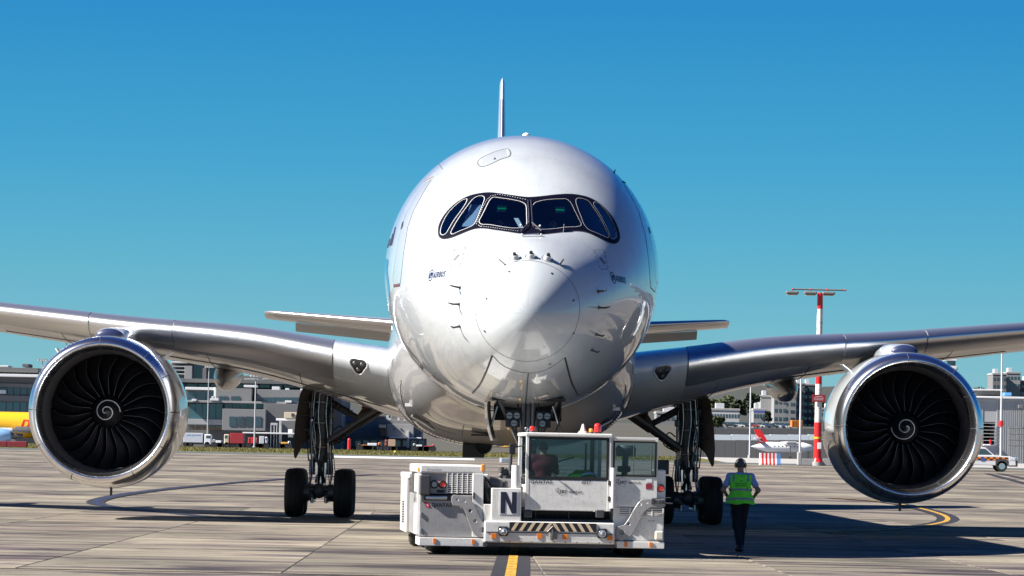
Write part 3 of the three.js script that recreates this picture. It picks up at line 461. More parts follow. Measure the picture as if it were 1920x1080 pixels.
for (const side of [-1, 1]) {
  const w = part('wing', ship), S = []; for (let k = 0; k <= 60; k++) S.push(2.4 + 29.8 * k / 60);
  mesh('wing_skin', grid(60, 60, (i, j) => { const u = (i - 30) / 30, p = wingPoint(S[j], u * Math.abs(u) ** 0.0, side); return [p.x, p.y, p.z, p.z / 5, p.x / 5]; }), M.greyPaint, w);
  const shell = (s0, s1, u0, u1, off, nu = 26, ns = 12) => grid(nu, ns, (i, j) => { const s = s0 + (s1 - s0) * j / ns, u = u0 + (u1 - u0) * i / nu, p = wingPoint(s, u, side), q = wingPoint(s, u + 0.004, side), d = q.sub(p), n = V(0, d.z, -d.y).normalize(); if (n.z * 0 + (u === 0 ? n.z : n.y * Math.sign(u)) < 0) n.negate(); return [p.x, p.y + n.y * off, p.z + n.z * off + off, s, u]; });
  mesh('root_leading_edge', shell(2.6, 4.62, -0.5, 0.45, 0.012), M.paint, w);
  for (const [a, b] of [[4.66, 9.1], [11.6, 15.0], [15.03, 18.6], [18.63, 22.2], [22.23, 26], [26.03, 29.8]]) mesh('slat', shell(a, b, -0.3, 0.42, 0.014), M.slat, w);
  mesh('slat', shell(9.14, 11.56, -0.24, 0.42, 0.008), M.slat, w);
  for (const s of [5.6, 8.2, 12.5]) mesh('panel_seam', tube([...Array(10)].map((_, i) => wingPoint(s, -0.33 - i * 0.06, side).add(V(0, -0.006, 0))), 0.008, 20, 4), M.lineGrey, w);
  mesh('panel_seam', tube([...Array(12)].map((_, i) => wingPoint(3.4 + i, -0.52, side).add(V(0, -0.008, 0))), 0.01, 30, 4), M.lineGrey, w);
  // landing light behind a glass cover in the root
  const LP = (a, r, off = 0.03) => { const sh = 1 - 0.16 * Math.cos(3 * (a - Math.PI / 2)), s = 3.95 + side * 0.2 * r * sh * Math.cos(a), u = -0.07 + 0.072 * r * sh * Math.sin(a), p = wingPoint(s, u, side), q = wingPoint(s, u + 0.01, side), d = q.sub(p), n = V(0, -d.z, d.y).normalize(); if (n.z < 0) n.negate(); return p.addScaledVector(n, off); };
  mesh('landing_light_bay', grid(40, 6, (i, j) => { const p = LP(i / 40 * 6.28319, j / 6, 0.03); return [p.x, p.y, p.z]; }), M.black, w);
  mesh('light_rim', tube([...Array(36)].map((_, i) => LP(i / 36 * 6.28319, 1.12, 0.025)), 0.018, 72, 6, true), M.seal, w);
  for (const [a, r] of [[0.55, 0.5], [Math.PI - 0.55, 0.5], [-Math.PI / 2, 0.42]]) { const p = LP(a, r, 0.035); mesh('landing_lamp', new THREE.SphereGeometry(0.055, 16, 10).scale(1, 1, 0.35).translate(p.x, p.y, p.z), M.darkMetal, w); }
  // flap track fairings
  for (const [s, r] of [[8.05, 0.37], [18.2, 0.31], [23, 0.26]]) { const p = wingPoint(s, -0.85, side); mesh('flap_track_fairing', new THREE.SphereGeometry(1, 20, 16).scale(r, r * 1.25, 3.4).rotateX(0.07).translate(p.x, p.y - 0.12, p.z - 0.6), M.greyPaint, w); }
  // engine
  const EX = side < 0 ? -10.56 : 10.42, EY = 2.81, EZ = -22.8, e = part('engine', ship); e.position.set(EX, EY, EZ);
  const lathe = (pts, seg = 96) => new THREE.LatheGeometry(pts.map(p => new THREE.Vector2(p[1], p[0])), seg).rotateX(-Math.PI / 2);   // [z back, radius] -> axis z
  const lipPts = []; for (let k = 0; k <= 28; k++) { const a = k / 28; const th = Math.PI * (a - 0.5); lipPts.push(a < 0.5 ? [0.62 * (1 - Math.cos(-th)) ** 1.0 * 1.0, 1.745 - 0.145 * Math.sin(-th)] : [0.55 * (1 - Math.cos(th)), 1.745 + 0.2 * Math.sin(th)]); }
  mesh('inlet_lip', lathe(lipPts), M.lip, e);
  mesh('fan_cowl', lathe([[0.55, 1.945], [0.8, 1.972], [1.3, 2.0], [2.0, 2.02], [3.0, 1.99], [4.0, 1.9], [5.0, 1.76], [5.7, 1.6], [5.72, 1.56], [5.0, 1.6]].map(p => [p[0], p[1]])), M.paint, e);
  mesh('inlet_duct', lathe([[0.615, 1.6], [0.9, 1.555], [1.3, 1.53], [1.9, 1.52], [3.4, 1.5]]), M.liner, e);
  mesh('core_cowl', lathe([[3.4, 0.7], [4.6, 0.95], [5.7, 0.85], [6.9, 0.55], [6.92, 0.5]]), M.darkMetal, e); mesh('exhaust_cone', lathe([[6.4, 0.4], [7.6, 0.02]]), M.darkMetal, e);
  mesh('guide_vane_plate', lathe([[2.7, 0.3], [2.72, 1.5]]), M.black, e);
  const edgeM = mat(0.3, 0.3, 0.32, 0.3, 1), NB = 22, bladeAt = (i, j) => {
    const r = 0.4 + 1.11 * j / 12, f = j / 12, st = rad(28 + 36 * f), ch = 0.30 + 0.2 * Math.sin(f * 2.4), k = i / 5 - 0.5, th = 0.12 * Math.sin(f * Math.PI) - 0.16 * f * f + k * ch * Math.sin(st) / r * 1.25, z = 1.62 + 0.1 * f + k * ch * Math.cos(st) - 0.03 * Math.cos(k * 3);
    return [r * Math.cos(th), r * Math.sin(th), -z];
  }, blade = grid(5, 12, bladeAt), bladeEdge = tube([...Array(12)].map((_, j) => V(...bladeAt(0, j + 0.5))), 0.0045, 24, 5);
  for (let k = 0; k < NB; k++) { const b = mesh('fan_blade', blade, M.fan, e); b.rotation.z = k / NB * Math.PI * 2; const l = mesh('blade_edge', bladeEdge, edgeM, e); l.rotation.z = b.rotation.z; }
  mesh('spinner', lathe([[0.95, 0.0001], [0.99, 0.06], [1.1, 0.16], [1.3, 0.29], [1.5, 0.39], [1.7, 0.44], [1.85, 0.46]], 40), M.black, e);
  { const sp = pchip([0, 0.06, 0.16, 0.29, 0.39], [0.95, 0.99, 1.1, 1.3, 1.5]), off = side < 0 ? 0 : Math.PI, pts = [...Array(70)].map((_, i) => { const f = i / 69, r = 0.03 + 0.31 * f, a = -f * 11.0 * -1 + off + 1.57; return V(r * Math.cos(-a), r * Math.sin(-a), -sp(r) + 0.008); }); mesh('spinner_spiral', tube(pts, 0.014, 120, 6), mat(0.7, 0.7, 0.68, 0.6), e); }
  for (const a of [0, 0.52, 0.42 + 0.5, 1.62, 2.1 + 0.5, 3.14, 3.66, 4.3, 5.2, 5.76]) mesh('lip_joint', [...Array(1)].map(() => tube([0.12, 0.3, 0.5, 0.65, 0.8, 0.95].map(q => { const p = lipPts[Math.round(q * 28)]; return V((p[1] + 0.002) * Math.cos(a), (p[1] + 0.002) * Math.sin(a), -p[0] + 0.004); }), 0.013, 12, 4))[0], M.line, e);
  mesh('cowl_joint', lathe([[0.552, 1.949], [0.57, 1.951]]), M.line, e);
  mesh('cowl_vent', plain(0.26, 0.03, 0.12, 0, 1.975, -1.15), M.black, e);
  mesh('drain_mast', [box(0.05, 0.26, 0.2, 0.05, -2.08, -2.4, 0.015)], M.darkGrey, e);
  for (const q of [-1, 1]) { const g = new THREE.Shape([[0, 0], [0.02, 0.0], [0.5, 0.26], [1.1, 0.28], [1.15, 0]].map(p => new THREE.Vector2(...p))); mesh('strake', new THREE.ExtrudeGeometry(g, { depth: 0.03, bevelEnabled: false }).rotateY(Math.PI / 2).rotateZ(q > 0 ? -0.75 : 0.75).translate(q * 1.36, 1.46, -1.9), M.paint, e); }
  const py = mesh('pylon', (() => { const st = [[1.35, 0.08, 1.97, 0.08], [1.6, 0.34, 1.95, 0.16], [2.2, 0.46, 1.9, 0.36], [3.2, 0.5, 1.85, 0.44], [4.6, 0.5, 1.7, 0.5], [6, 0.46, 1.5, 0.5], [9, 0.34, 1.2, 0.6], [12, 0.05, 1.3, 0.2]]; return grid(20, st.length - 1, (i, j) => { const [z, hw, y, h] = st[j], a = Math.PI * i / 20; return [hw * Math.sign(Math.cos(a)) * Math.abs(Math.cos(a)) ** 0.6, y - 0.12 + h * 1.25 * Math.sin(a) ** 0.6, -z]; }); })(), M.paint, e);
  mesh('pylon_intake', new THREE.SphereGeometry(1, 20, 10, 0, 6.3, 0, 1.57).scale(0.36, 0.2, 0.12).translate(0, 1.99, -1.5), mat(0.02, 0.03, 0.09, 0.4), e);
  // tailplane
  const h = part('tailplane', ship), hs = [[1.2, -57.6, 6.42, 6.4], [8.65, -63.2, 7.12, 2.5], [8.9, -64.0, 7.14, 1.3]];
  const hp = (f, u) => { const k = f < 0.94 ? f / 0.94 : 1, k2 = f < 0.94 ? 0 : (f - 0.94) / 0.06, L = (a, b) => a + (b - a), q = [0, 1, 2, 3].map(i => hs[0][i] + (hs[1][i] - hs[0][i]) * k + (hs[2][i] - hs[1][i]) * k2), x = u * u, t = 5 * 0.1 * q[3] * (0.2969 * Math.sqrt(x) - 0.126 * x - 0.3516 * x * x + 0.2843 * x ** 3 - 0.1036 * x ** 4); return [side * q[0], q[2] - 0.2 * x + Math.sign(u) * t, q[1] - q[3] * x]; };
  mesh('stabiliser', grid(30, 20, (i, j) => hp(j / 20, (i - 15) / 15)), M.greyPaint, h);
  mesh('stabiliser_edge', grid(10, 20, (i, j) => { const p = hp(j / 20, (i - 5) / 5 * 0.2); return [p[0], p[1], p[2] + 0.02]; }), M.slat, h);
  mesh('elevator', grid(1, 10, (i, j) => { const a = hp(0.05 + 0.78 * j / 10, -1); return [a[0], a[1] - 0.02 - i * 0.33, a[2] - i * 0.3]; }), M.greyPaint, h);
}
{ // fin
  const f = part('tail_fin', ship), fp = (v, u) => { const z = -53.5 - 8.2 * v, c = 8.6 - 5.6 * v, y = CY + 2.6 + (16.08 - CY - 2.6) * v, x = u * u, t = 5 * 0.068 * c * (0.2969 * Math.sqrt(x) - 0.126 * x - 0.3516 * x * x + 0.2843 * x ** 3 - 0.1036 * x ** 4), end = v > 0.97 ? Math.sqrt(Math.max(0, 1 - ((v - 0.97) / 0.03) ** 2)) : 1; return [Math.sign(u) * t * end, y, z - c * x]; };
  mesh('fin_skin', grid(30, 34, (i, j) => fp(j < 26 ? j / 26 * 0.97 : 0.97 + (j - 26) / 8 * 0.03, (i - 15) / 15)), M.paint, f);
  mesh('fin_leading_edge', grid(8, 20, (i, j) => { const p = fp(0.02 + j / 20 * 0.86, (i - 4) / 4 * 0.2); return [p[0] * 1.02, p[1], p[2] + 0.015]; }), M.slat, f);
}
// landing gear
const wheelGeo = (r, w, x, y, z) => { const pts = []; const hw = w / 2; for (const [a, b] of [[-hw * 0.78, r * 0.52], [-hw, r * 0.66], [-hw, r * 0.82], [-hw * 0.88, r * 0.93], [-hw * 0.6, r * 0.985], [-hw * 0.2, r], [hw * 0.2, r], [hw * 0.6, r * 0.985], [hw * 0.88, r * 0.93], [hw, r * 0.82], [hw, r * 0.66], [hw * 0.78, r * 0.52]]) pts.push(new THREE.Vector2(b, a)); return new THREE.LatheGeometry(pts, 40).rotateZ(Math.PI / 2).translate(x, y, z); };
for (const side of [-1, 1]) {
  const g = part('main_gear', ship), X = side * 5.3, Z = -33.3, P = (x, y, z) => V(X + side * x, y, Z + z);   // +x outboard
  const ax = [1.0, -1.0];
  for (const dz of ax) for (const dx of [-0.7, 0.7]) { const t = mesh('tyre', wheelGeo(0.69, 0.54, X + dx, 0.69, Z + dz), M.rubber, g); const r = mesh('wheel_rim', new THREE.CylinderGeometry(0.36, 0.36, 0.4, 28).rotateZ(Math.PI / 2).translate(X + dx, 0.69, Z + dz), M.gearGrey, g);
    mesh('tread_groove', [-0.12, 0, 0.12].map(q => new THREE.TorusGeometry(0.688, 0.008, 5, 48).rotateY(Math.PI / 2).translate(X + dx + q, 0.69, Z + dz)), M.black, g); }
  for (const dz of ax) mesh('axle', rod(P(-0.7, 0.69, dz), P(0.7, 0.69, dz), 0.11), M.gearGrey, g);
  for (const dz of ax) for (const dx of [-0.36, 0.36]) mesh('brake_pack', [new THREE.CylinderGeometry(0.24, 0.24, 0.16, 20).rotateZ(Math.PI / 2).translate(X + dx, 0.69, Z + dz), ...[0, 1, 2, 3, 4, 5].map(k => { const a = k * 1.047; return new THREE.CylinderGeometry(0.045, 0.045, 0.14, 8).rotateZ(Math.PI / 2).translate(X + dx - Math.sign(dx) * 0.13, 0.69 + 0.18 * Math.cos(a), Z + dz + 0.18 * Math.sin(a)); })], M.darkMetal, g);
  mesh('bogie_beam', [box(0.26, 0.3, 2.2, X, 0.72, Z, 0.08), new THREE.SphereGeometry(0.22, 16, 12).translate(X, 0.75, Z + 1.05)], M.gearGrey, g);
  mesh('brake_rod', [rod(P(-0.2, 0.42, 1), P(-0.2, 0.42, -1), 0.035), rod(P(0.2, 0.42, 1), P(0.2, 0.42, -1), 0.035), ...[-0.2, 0.2].map(x => rod(P(x, 0.42, 1.05), P(x, 0.69, 1.05), 0.05))], M.metal, g);
  mesh('shock_piston', rod(P(0, 0.8, 0), P(0, 1.75, 0), 0.15), M.chrome, g);
  mesh('main_strut', [rod(P(0, 1.6, 0), P(0, 3.0, -0.05), 0.235, 0.25, 20), rod(P(0, 2.95, -0.05), P(-0.05, 4.3, -0.1), 0.27, 0.3, 20), rod(P(0, 1.55, 0), P(0, 1.72, 0), 0.3, 0.3, 20), rod(P(0, 2.25, 0), P(0, 2.36, 0), 0.28, 0.28, 20), rod(P(0, 3.0, 0), P(0, 3.1, 0), 0.31, 0.31, 20)], M.gearGrey, g);
  mesh('torque_link', [rod(P(-0.12, 1.0, 0.2), P(0, 1.35, 0.55), 0.05), rod(P(0.12, 1.0, 0.2), P(0, 1.35, 0.55), 0.05), rod(P(-0.12, 1.75, 0.2), P(0, 1.35, 0.55), 0.05), rod(P(0.12, 1.75, 0.2), P(0, 1.35, 0.55), 0.05), rod(P(-0.25, 1.2, 0.2), P(-0.25, 1.65, 0.2), 0.09), rod(P(0.25, 1.2, 0.2), P(0.25, 1.65, 0.2), 0.09)], M.gearGrey, g);
  mesh('side_stay', [rod(P(-0.1, 2.05, 0), P(-1.05, 2.72, 0.2), 0.12), rod(P(-1.05, 2.72, 0.2), P(-2.35, 3.6, 0.3), 0.15, 0.17), rod(P(-0.2, 2.15, 0.4), P(-1.1, 2.78, 0.5), 0.1), rod(P(-1.1, 2.78, 0.5), P(-2.45, 3.62, 0.7), 0.13)], M.darkMetal, g);
  mesh('lock_stay', [rod(P(-0.15, 3.35, 0.1), P(-0.75, 3.02, 0.2), 0.11), rod(P(-0.75, 3.02, 0.2), P(-1.2, 2.78, 0.3), 0.09), rod(P(-0.15, 3.45, 0.1), P(-0.15, 3.2, 0.1), 0.16), ...[0, 1, 2, 3, 4].map(k => rod(P(-0.25 - k * 0.12, 3.36 - k * 0.07, 0.25), P(-0.2 - k * 0.12, 3.28 - k * 0.07, 0.25), 0.06))], M.darkGrey, g);
  mesh('retraction_jack', [rod(P(-1.0, 2.75, 0.3), P(-1.55, 3.6, 0.2), 0.08), rod(P(-1.25, 3.1, 0.3), P(-1.7, 3.85, 0.2), 0.13)], M.rust, g);
  const hose = (pts, r = 0.02) => tube(pts.map(p => P(...p)), r, 30, 5);
  const hoses = [[[0.3, 3.6, 0.2], [0.34, 2.8, 0.3], [0.3, 2.0, 0.34], [0.25, 1.3, 0.4], [0.3, 0.9, 0.5]], [[-0.3, 3.5, 0.2], [-0.32, 2.6, 0.32], [-0.3, 1.9, 0.3], [-0.35, 1.3, 0.35], [-0.3, 0.9, 0.6]], [[0.2, 3.0, 0.3], [0.28, 2.4, 0.36], [0.16, 1.8, 0.34]], [[-0.4, 2.4, 0.3], [-0.62, 2.5, 0.4], [-0.6, 2.25, 0.4], [-0.4, 2.2, 0.3]], [[-0.35, 2.5, 0.3], [-0.55, 2.62, 0.4], [-0.7, 2.3, 0.4], [-0.3, 2.05, 0.3]], [[0.36, 3.5, 0.2], [0.42, 2.5, 0.2], [0.36, 1.6, 0.2]]];
  for (const h of hoses) mesh('hydraulic_hose', hose(h), M.black, g);
  for (const h of hoses.slice(0, 3)) mesh('steel_pipe', hose(h.map(([x, y, z]) => [x * 0.9, y, z + 0.05]), 0.012), M.metal, g);
  for (const [x, z] of [[0.2, 0.3], [-0.17, 0.33], [0.05, 0.36], [-0.3, 0.15]]) mesh('chrome_pipe', tube([[x, 3.7, z], [x + 0.04, 2.9, z], [x - 0.03, 2.2, z + 0.03], [x * 1.3, 1.5, z], [x * 1.6, 0.95, z + 0.3]].map(q => P(...q)), 0.014, 26, 5), M.chrome, g);
  for (const [x, y, z] of [[0.28, 2.5, 0.25], [-0.3, 2.9, 0.25], [0.26, 1.9, 0.28], [-0.28, 1.75, 0.3], [0.3, 3.2, 0.2]]) mesh('valve_box', box(0.16, 0.2, 0.12, X + side * x, y, Z + z, 0.02), M.darkMetal, g);
  for (const x of [-0.42, 0.42]) mesh('axle_nut', new THREE.CylinderGeometry(0.09, 0.09, 0.1, 8).rotateZ(Math.PI / 2).translate(X + x * 0.6, 0.69, Z + 1), M.chrome, g);
  mesh('pipe_clamp', [2.0, 2.7, 3.3].map(y => new THREE.TorusGeometry(0.27, 0.03, 6, 24).rotateX(Math.PI / 2).translate(X, y, Z)), M.metal, g);
  if (side > 0) mesh('equipment_box', box(0.42, 0.42, 0.25, X - 0.75, 1.62, Z + 0.5, 0.03), M.gearGrey, g);
  // leg door: thin curved panel outboard of the strut
  { const dp = [[0.1, 4.0], [0.3, 4.02], [0.52, 3.5], [0.62, 2.8], [0.66, 2.2], [0.64, 1.72], [0.6, 1.66], [0.42, 2.05], [0.22, 2.25], [0.2, 2.8], [0.14, 3.4]].map(([x, y]) => new THREE.Vector2(side * x, y)), dg = new THREE.ExtrudeGeometry(new THREE.Shape(dp), { depth: 0.05, bevelEnabled: true, bevelSize: 0.01, bevelThickness: 0.01, bevelSegments: 1 });
    const pa = dg.attributes.position; for (let q = 0; q < pa.count; q++) pa.setZ(q, pa.getZ(q) + Math.abs(pa.getX(q)) * 1.1 - 0.9); dg.computeVertexNormals(); mesh('gear_door', dg.translate(X + side * 0.12, 0, Z + 0.6), mat(0.16, 0.13, 0.12, 0.5), g);
    for (const y of [2.5, 2.9, 3.3]) mesh('door_stiffener', box(0.34, 0.05, 0.05, X + side * 0.5, y, Z + 0.3, 0.01).rotateZ(0), M.darkGrey, g); }
  for (const y of [3.4, 2.85, 2.3]) mesh('door_link', rod(P(0.25, y, 0), P(0.62, y - 0.04, 0.1), 0.03), M.darkGrey, g);
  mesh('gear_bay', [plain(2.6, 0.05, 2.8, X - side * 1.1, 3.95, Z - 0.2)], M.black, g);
  mesh('bay_door', grid(6, 1, (i, j) => { const f = i / 6; return [X + side * (0.2 - 1.15 * f) , 4.15 - 0.15 * f - (j ? 0.28 : 0), Z + 1.6 + j * 0.1]; }), M.fairing, g);
}
{ // nose gear
  const lampFace = mat(0.3, 0.31, 0.32, 0.4, 0.3);
  const g = part('nose_gear', ship), d = 68.6, Q = (px, py, dz = 0) => { const p = at(px, py, d); p.z += dz; return p; };
  const cx = at(990, 780, d).x, top = 2.95, z = CAMZ - d;
  mesh('strut', [rod(V(cx, 0.95, z), V(cx, 3.1, z + 0.1), 0.13, 0.15, 18), rod(V(cx, 1.5, z), V(cx, 1.62, z), 0.2, 0.2, 18)], M.darkMetal, g);
  mesh('piston', rod(V(cx, 0.75, z), V(cx, 1.3, z), 0.09), M.chrome, g);
  for (const s of [-1, 1]) { mesh('nose_tyre', wheelGeo(0.54, 0.36, cx + s * 0.32, 0.98, z), M.rubber, g); mesh('nose_rim', new THREE.CylinderGeometry(0.27, 0.27, 0.3, 20).rotateZ(Math.PI / 2).translate(cx + s * 0.32, 0.98, z), M.gearGrey, g); }
  mesh('axle', rod(V(cx - 0.4, 0.98, z), V(cx + 0.4, 0.98, z), 0.08), M.gearGrey, g);
  for (const s of [-1, 1]) {
    mesh('drag_brace', rod(V(cx + s * 0.62, 3.02, z + 0.3), V(cx + s * 0.16, 2.1, z + 0.05), 0.045, 0.05), M.darkMetal, g);
    mesh('upper_tube', rod(V(cx + s * 0.1, 3.1, z + 0.35), V(cx + s * 0.1, 2.2, z + 0.15), 0.05), M.gearGrey, g);
    mesh('light_bracket', box(0.3, 0.34, 0.06, cx + s * 0.31, 2.62, z + 0.3, 0.04), M.darkGrey, g);
    for (const [dx, dy] of [[-0.075, 0.07], [0.075, 0.07], [s * -0.02, -0.085]]) { const l = mesh('taxi_light', disc(0.075, 0.05, 22).translate(cx + s * 0.31 + dx, 2.62 + dy, z + 0.35), lampFace, g); mesh('light_ring', new THREE.TorusGeometry(0.076, 0.012, 6, 22).translate(cx + s * 0.31 + dx, 2.62 + dy, z + 0.376), M.black, l); mesh('lamp_filament_bar', plain(0.11, 0.012, 0.01, cx + s * 0.31 + dx, 2.62 + dy, z + 0.379), M.black, l); }
    const pts = s < 0 ? [[912, 752], [913, 780], [918, 806], [924, 826]] : [[1056, 752], [1055, 780], [1050, 800], [1040, 826]];
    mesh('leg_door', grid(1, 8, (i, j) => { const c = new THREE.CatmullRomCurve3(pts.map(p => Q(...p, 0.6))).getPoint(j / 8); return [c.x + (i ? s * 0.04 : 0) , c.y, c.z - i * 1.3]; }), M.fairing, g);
    mesh('leg_door_inner', grid(1, 8, (i, j) => { const c = new THREE.CatmullRomCurve3(pts.map(p => Q(...p, 0.59))).getPoint(j / 8); return [c.x - (i ? 0 : s * 0.06) - s * 0.02, c.y, c.z - i * 1.25]; }), M.gearGrey, g);
    mesh('door_rod', rod(Q(s < 0 ? 932 : 1036, 762, 0.3), Q(s < 0 ? 920 : 1048, 800, 0.3), 0.025), M.metal, g);
  }
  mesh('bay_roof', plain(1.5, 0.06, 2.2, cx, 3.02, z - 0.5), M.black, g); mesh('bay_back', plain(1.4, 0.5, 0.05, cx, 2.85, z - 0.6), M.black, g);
  mesh('steering_hose', [tube([V(cx - 0.2, 3, z + 0.2), V(cx - 0.25, 2.5, z + 0.3), V(cx - 0.16, 2.0, z + 0.25)], 0.018), tube([V(cx + 0.2, 3, z + 0.2), V(cx + 0.22, 2.4, z + 0.3), V(cx + 0.14, 1.9, z + 0.25)], 0.018)], M.black, g);
}

// ---------------------------------------------------------------- the tow tractor
const TZ = 63, TPX = 6278 / TZ, tcx = 1003;
const lx = px => (px - tcx) / TPX, ly = (px, py) => 1.9 - (py - (px - 960) * 0.02 - 852) / TPX;
const tug = thing('tow_tractor', 'low white towbarless tow tractor with a driver cab in front of the airliner', 'tow tractor', [at(tcx, 950, TZ).x, 0, CAMZ - TZ], rad(4));
{
  const b = (name, px0, px1, py0, py1, z0, z1, m, r = 0.015, parent = tug) => mesh(name, span(lx(px0), lx(px1), ly((px0 + px1) / 2, py1), ly((px0 + px1) / 2, py0), z1, z0, r), m, parent);
  // chassis
  mesh('chassis', [span(-2.1, 2.2, 0.42, 0.8, -7.2, -0.6, 0.02), span(-0.9, 1.5, 0.3, 0.7, -0.7, -0.2, 0.02)], M.darkGrey, tug);
  const bump = b('front_bumper', 908, 1153, 978, 1018, 0.1, -0.35, M.tugWhite, 0.03);
  b('bumper_valance', 906, 1155, 1018, 1025, 0.06, -0.3, M.darkGrey, 0.01);
  { // hazard plate: each stripe a sheet on a black plate
    const x0 = lx(955), x1 = lx(1118), y0 = ly(1036, 996), y1 = ly(1036, 979.5), h = y1 - y0;
    mesh('hazard_plate', plain(x1 - x0, h, 0.012, (x0 + x1) / 2, (y0 + y1) / 2, 0.107), M.black, bump);
    const n = 10, w = (x1 - x0) / (n * 2 + 1), tan = mat(0.62, 0.48, 0.33, 0.6);
    for (let k = 0; k < n; k++) { const dir = k < 5 ? 1 : -1, xa = x0 + w * (2 * k + 0.9), s = new THREE.Shape([[xa - dir * h * 0.3, y0 + 0.004], [xa + w * 0.85 - dir * h * 0.3, y0 + 0.004], [xa + w * 0.85 + dir * h * 0.3, y1 - 0.004], [xa + dir * h * 0.3, y1 - 0.004]].map(p => new THREE.Vector2(...p))); mesh('hazard_stripe', new THREE.ExtrudeGeometry(s, { depth: 0.003, bevelEnabled: false }).translate(0, 0, 0.114), tan, bump); }
  }
  for (const [px, py] of [[943.5, 995], [1129, 999.5]]) {
    const x = lx(px), y = ly(px, py), h = mesh('headlight', box(0.19, 0.18, 0.05, x, y, 0.12, 0.02), M.black, tug);
    mesh('headlight_ring', new THREE.TorusGeometry(0.062, 0.014, 8, 28).translate(x, y, 0.15), M.chrome, h); mesh('headlight_lens', new THREE.SphereGeometry(0.055, 18, 10, 0, 6.3, 0, 1.57).rotateX(Math.PI / 2).scale(1, 1, 0.5).translate(x, y, 0.145), M.lampGlass, h); mesh('headlight_bulb', new THREE.SphereGeometry(0.022, 10, 8).translate(x, y, 0.16), M.chrome, h);
    for (const [sx, sy] of [[-1, -1], [-1, 1], [1, -1], [1, 1]]) mesh('screw', disc(0.008, 0.01, 8).translate(x + sx * 0.078, y + sy * 0.073, 0.147), M.metal, h);
  }
  for (const [px, py] of [[926, 1004], [1012, 1004], [1060, 1006], [1144, 1008]]) mesh('amber_reflector', box(0.1, 0.1, 0.012, lx(px), ly(px, py), 0.108, 0.006), M.orange, tug);
  { // tow pin with coil
    const x = lx(1036), y = ly(1036, 1004); mesh('tow_pin', [...[0.05, 0.025, 0, -0.025, -0.05].map(q => new THREE.TorusGeometry(0.085, 0.008, 6, 20).rotateX(Math.PI / 2).scale(1, 1, 0.7).translate(x, y + q, 0.15)), rod(V(x, y - 0.08, 0.15), V(x, y + 0.12, 0.15), 0.02), rod(V(x - 0.1, y + 0.07, 0.13), V(x, y + 0.18, 0.15), 0.014), rod(V(x + 0.1, y + 0.07, 0.13), V(x, y + 0.18, 0.15), 0.014)], M.darkMetal, tug);
  }
  // left bay: hood, grey side panel, grille, lights
  const hood = b('hood', 786, 910, 871, 888, -0.05, -3.6, M.tugWhite, 0.04);
  mesh('hood_print', new THREE.PlaneGeometry(0.36, 0.075).translate(lx(812), ly(812, 880), -0.046), printMat(textTex(384, 80, 'JBT AeroTech', 'italic bold 46px sans-serif', '#8a93a0')), hood);
  b('light_panel', 789, 905, 888, 926, -0.09, -0.5, M.tugGrey, 0.01);
  const lowp = b('engine_panel', 787, 905, 928, 1006, -0.04, -3.6, M.tugGrey, 0.015);
  b('bay_post', 886, 906, 888, 1006, -0.035, -0.3, M.tugWhite, 0.01);
  b('hood_core', 790, 900, 884, 1004, -0.5, -3.6, M.darkGrey, 0.01);
  mesh('panel_hinge', [0.45, 0.75, 1.05].map(y => box(0.03, 0.09, 0.03, lx(790), y, -0.03, 0.006)), M.metal, lowp);
  mesh('panel_latch', box(0.03, 0.12, 0.04, lx(888), ly(888, 929), -0.02, 0.006), M.black, lowp);
  for (const [px, m] of [[814, M.lampGlass], [829.5, M.redLens]]) { const x = lx(px), y = ly(px, 908); const l = mesh('rear_lamp', disc(0.06, 0.05, 28).translate(x, y, -0.075), m, tug); mesh('lamp_rim', new THREE.TorusGeometry(0.064, 0.014, 8, 28).translate(x, y, -0.055), M.black, l); }
  mesh('number_slot', box(0.14, 0.05, 0.02, lx(826), ly(826, 921), -0.085, 0.005), M.black, tug);
  { // louvred grille: five columns of slots
    const x0 = lx(838), x1 = lx(886), y0 = ly(862, 925), y1 = ly(862, 886); mesh('grille_back', plain(x1 - x0, y1 - y0, 0.02, (x0 + x1) / 2, (y0 + y1) / 2, -0.092), M.black, tug);
    const n = 11; for (let k = 0; k < n; k++) mesh('grille_slat', box(x1 - x0, 0.018, 0.03, (x0 + x1) / 2, y0 + (k + 0.5) / n * (y1 - y0), -0.075, 0.004), M.tugWhite, tug);
    for (let k = 0; k <= 5; k++) mesh('grille_post', box(0.02, y1 - y0, 0.03, x0 + k / 5 * (x1 - x0), (y0 + y1) / 2, -0.07, 0.004), M.tugWhite, tug);
  }
  mesh('mirror_housing', [box(0.2, 0.38, 0.16, lx(796), ly(796, 909), -0.02, 0.03)], M.darkGrey, tug);
  mesh('grab_handle', [box(0.4, 0.07, 0.06, lx(818), ly(818, 932.5), -0.01, 0.02)], M.metal, tug); mesh('grab_handle_recess', box(0.5, 0.11, 0.02, lx(820), ly(820, 932.5), -0.035, 0.01), M.black, tug);
  mesh('corner_lamp', box(0.07, 0.14, 0.07, lx(904), ly(904, 877), -0.06, 0.02), M.amberLens, tug); mesh('corner_lamp', box(0.05, 0.08, 0.05, lx(785), ly(785, 880), -0.1, 0.015), M.amberLens, tug);
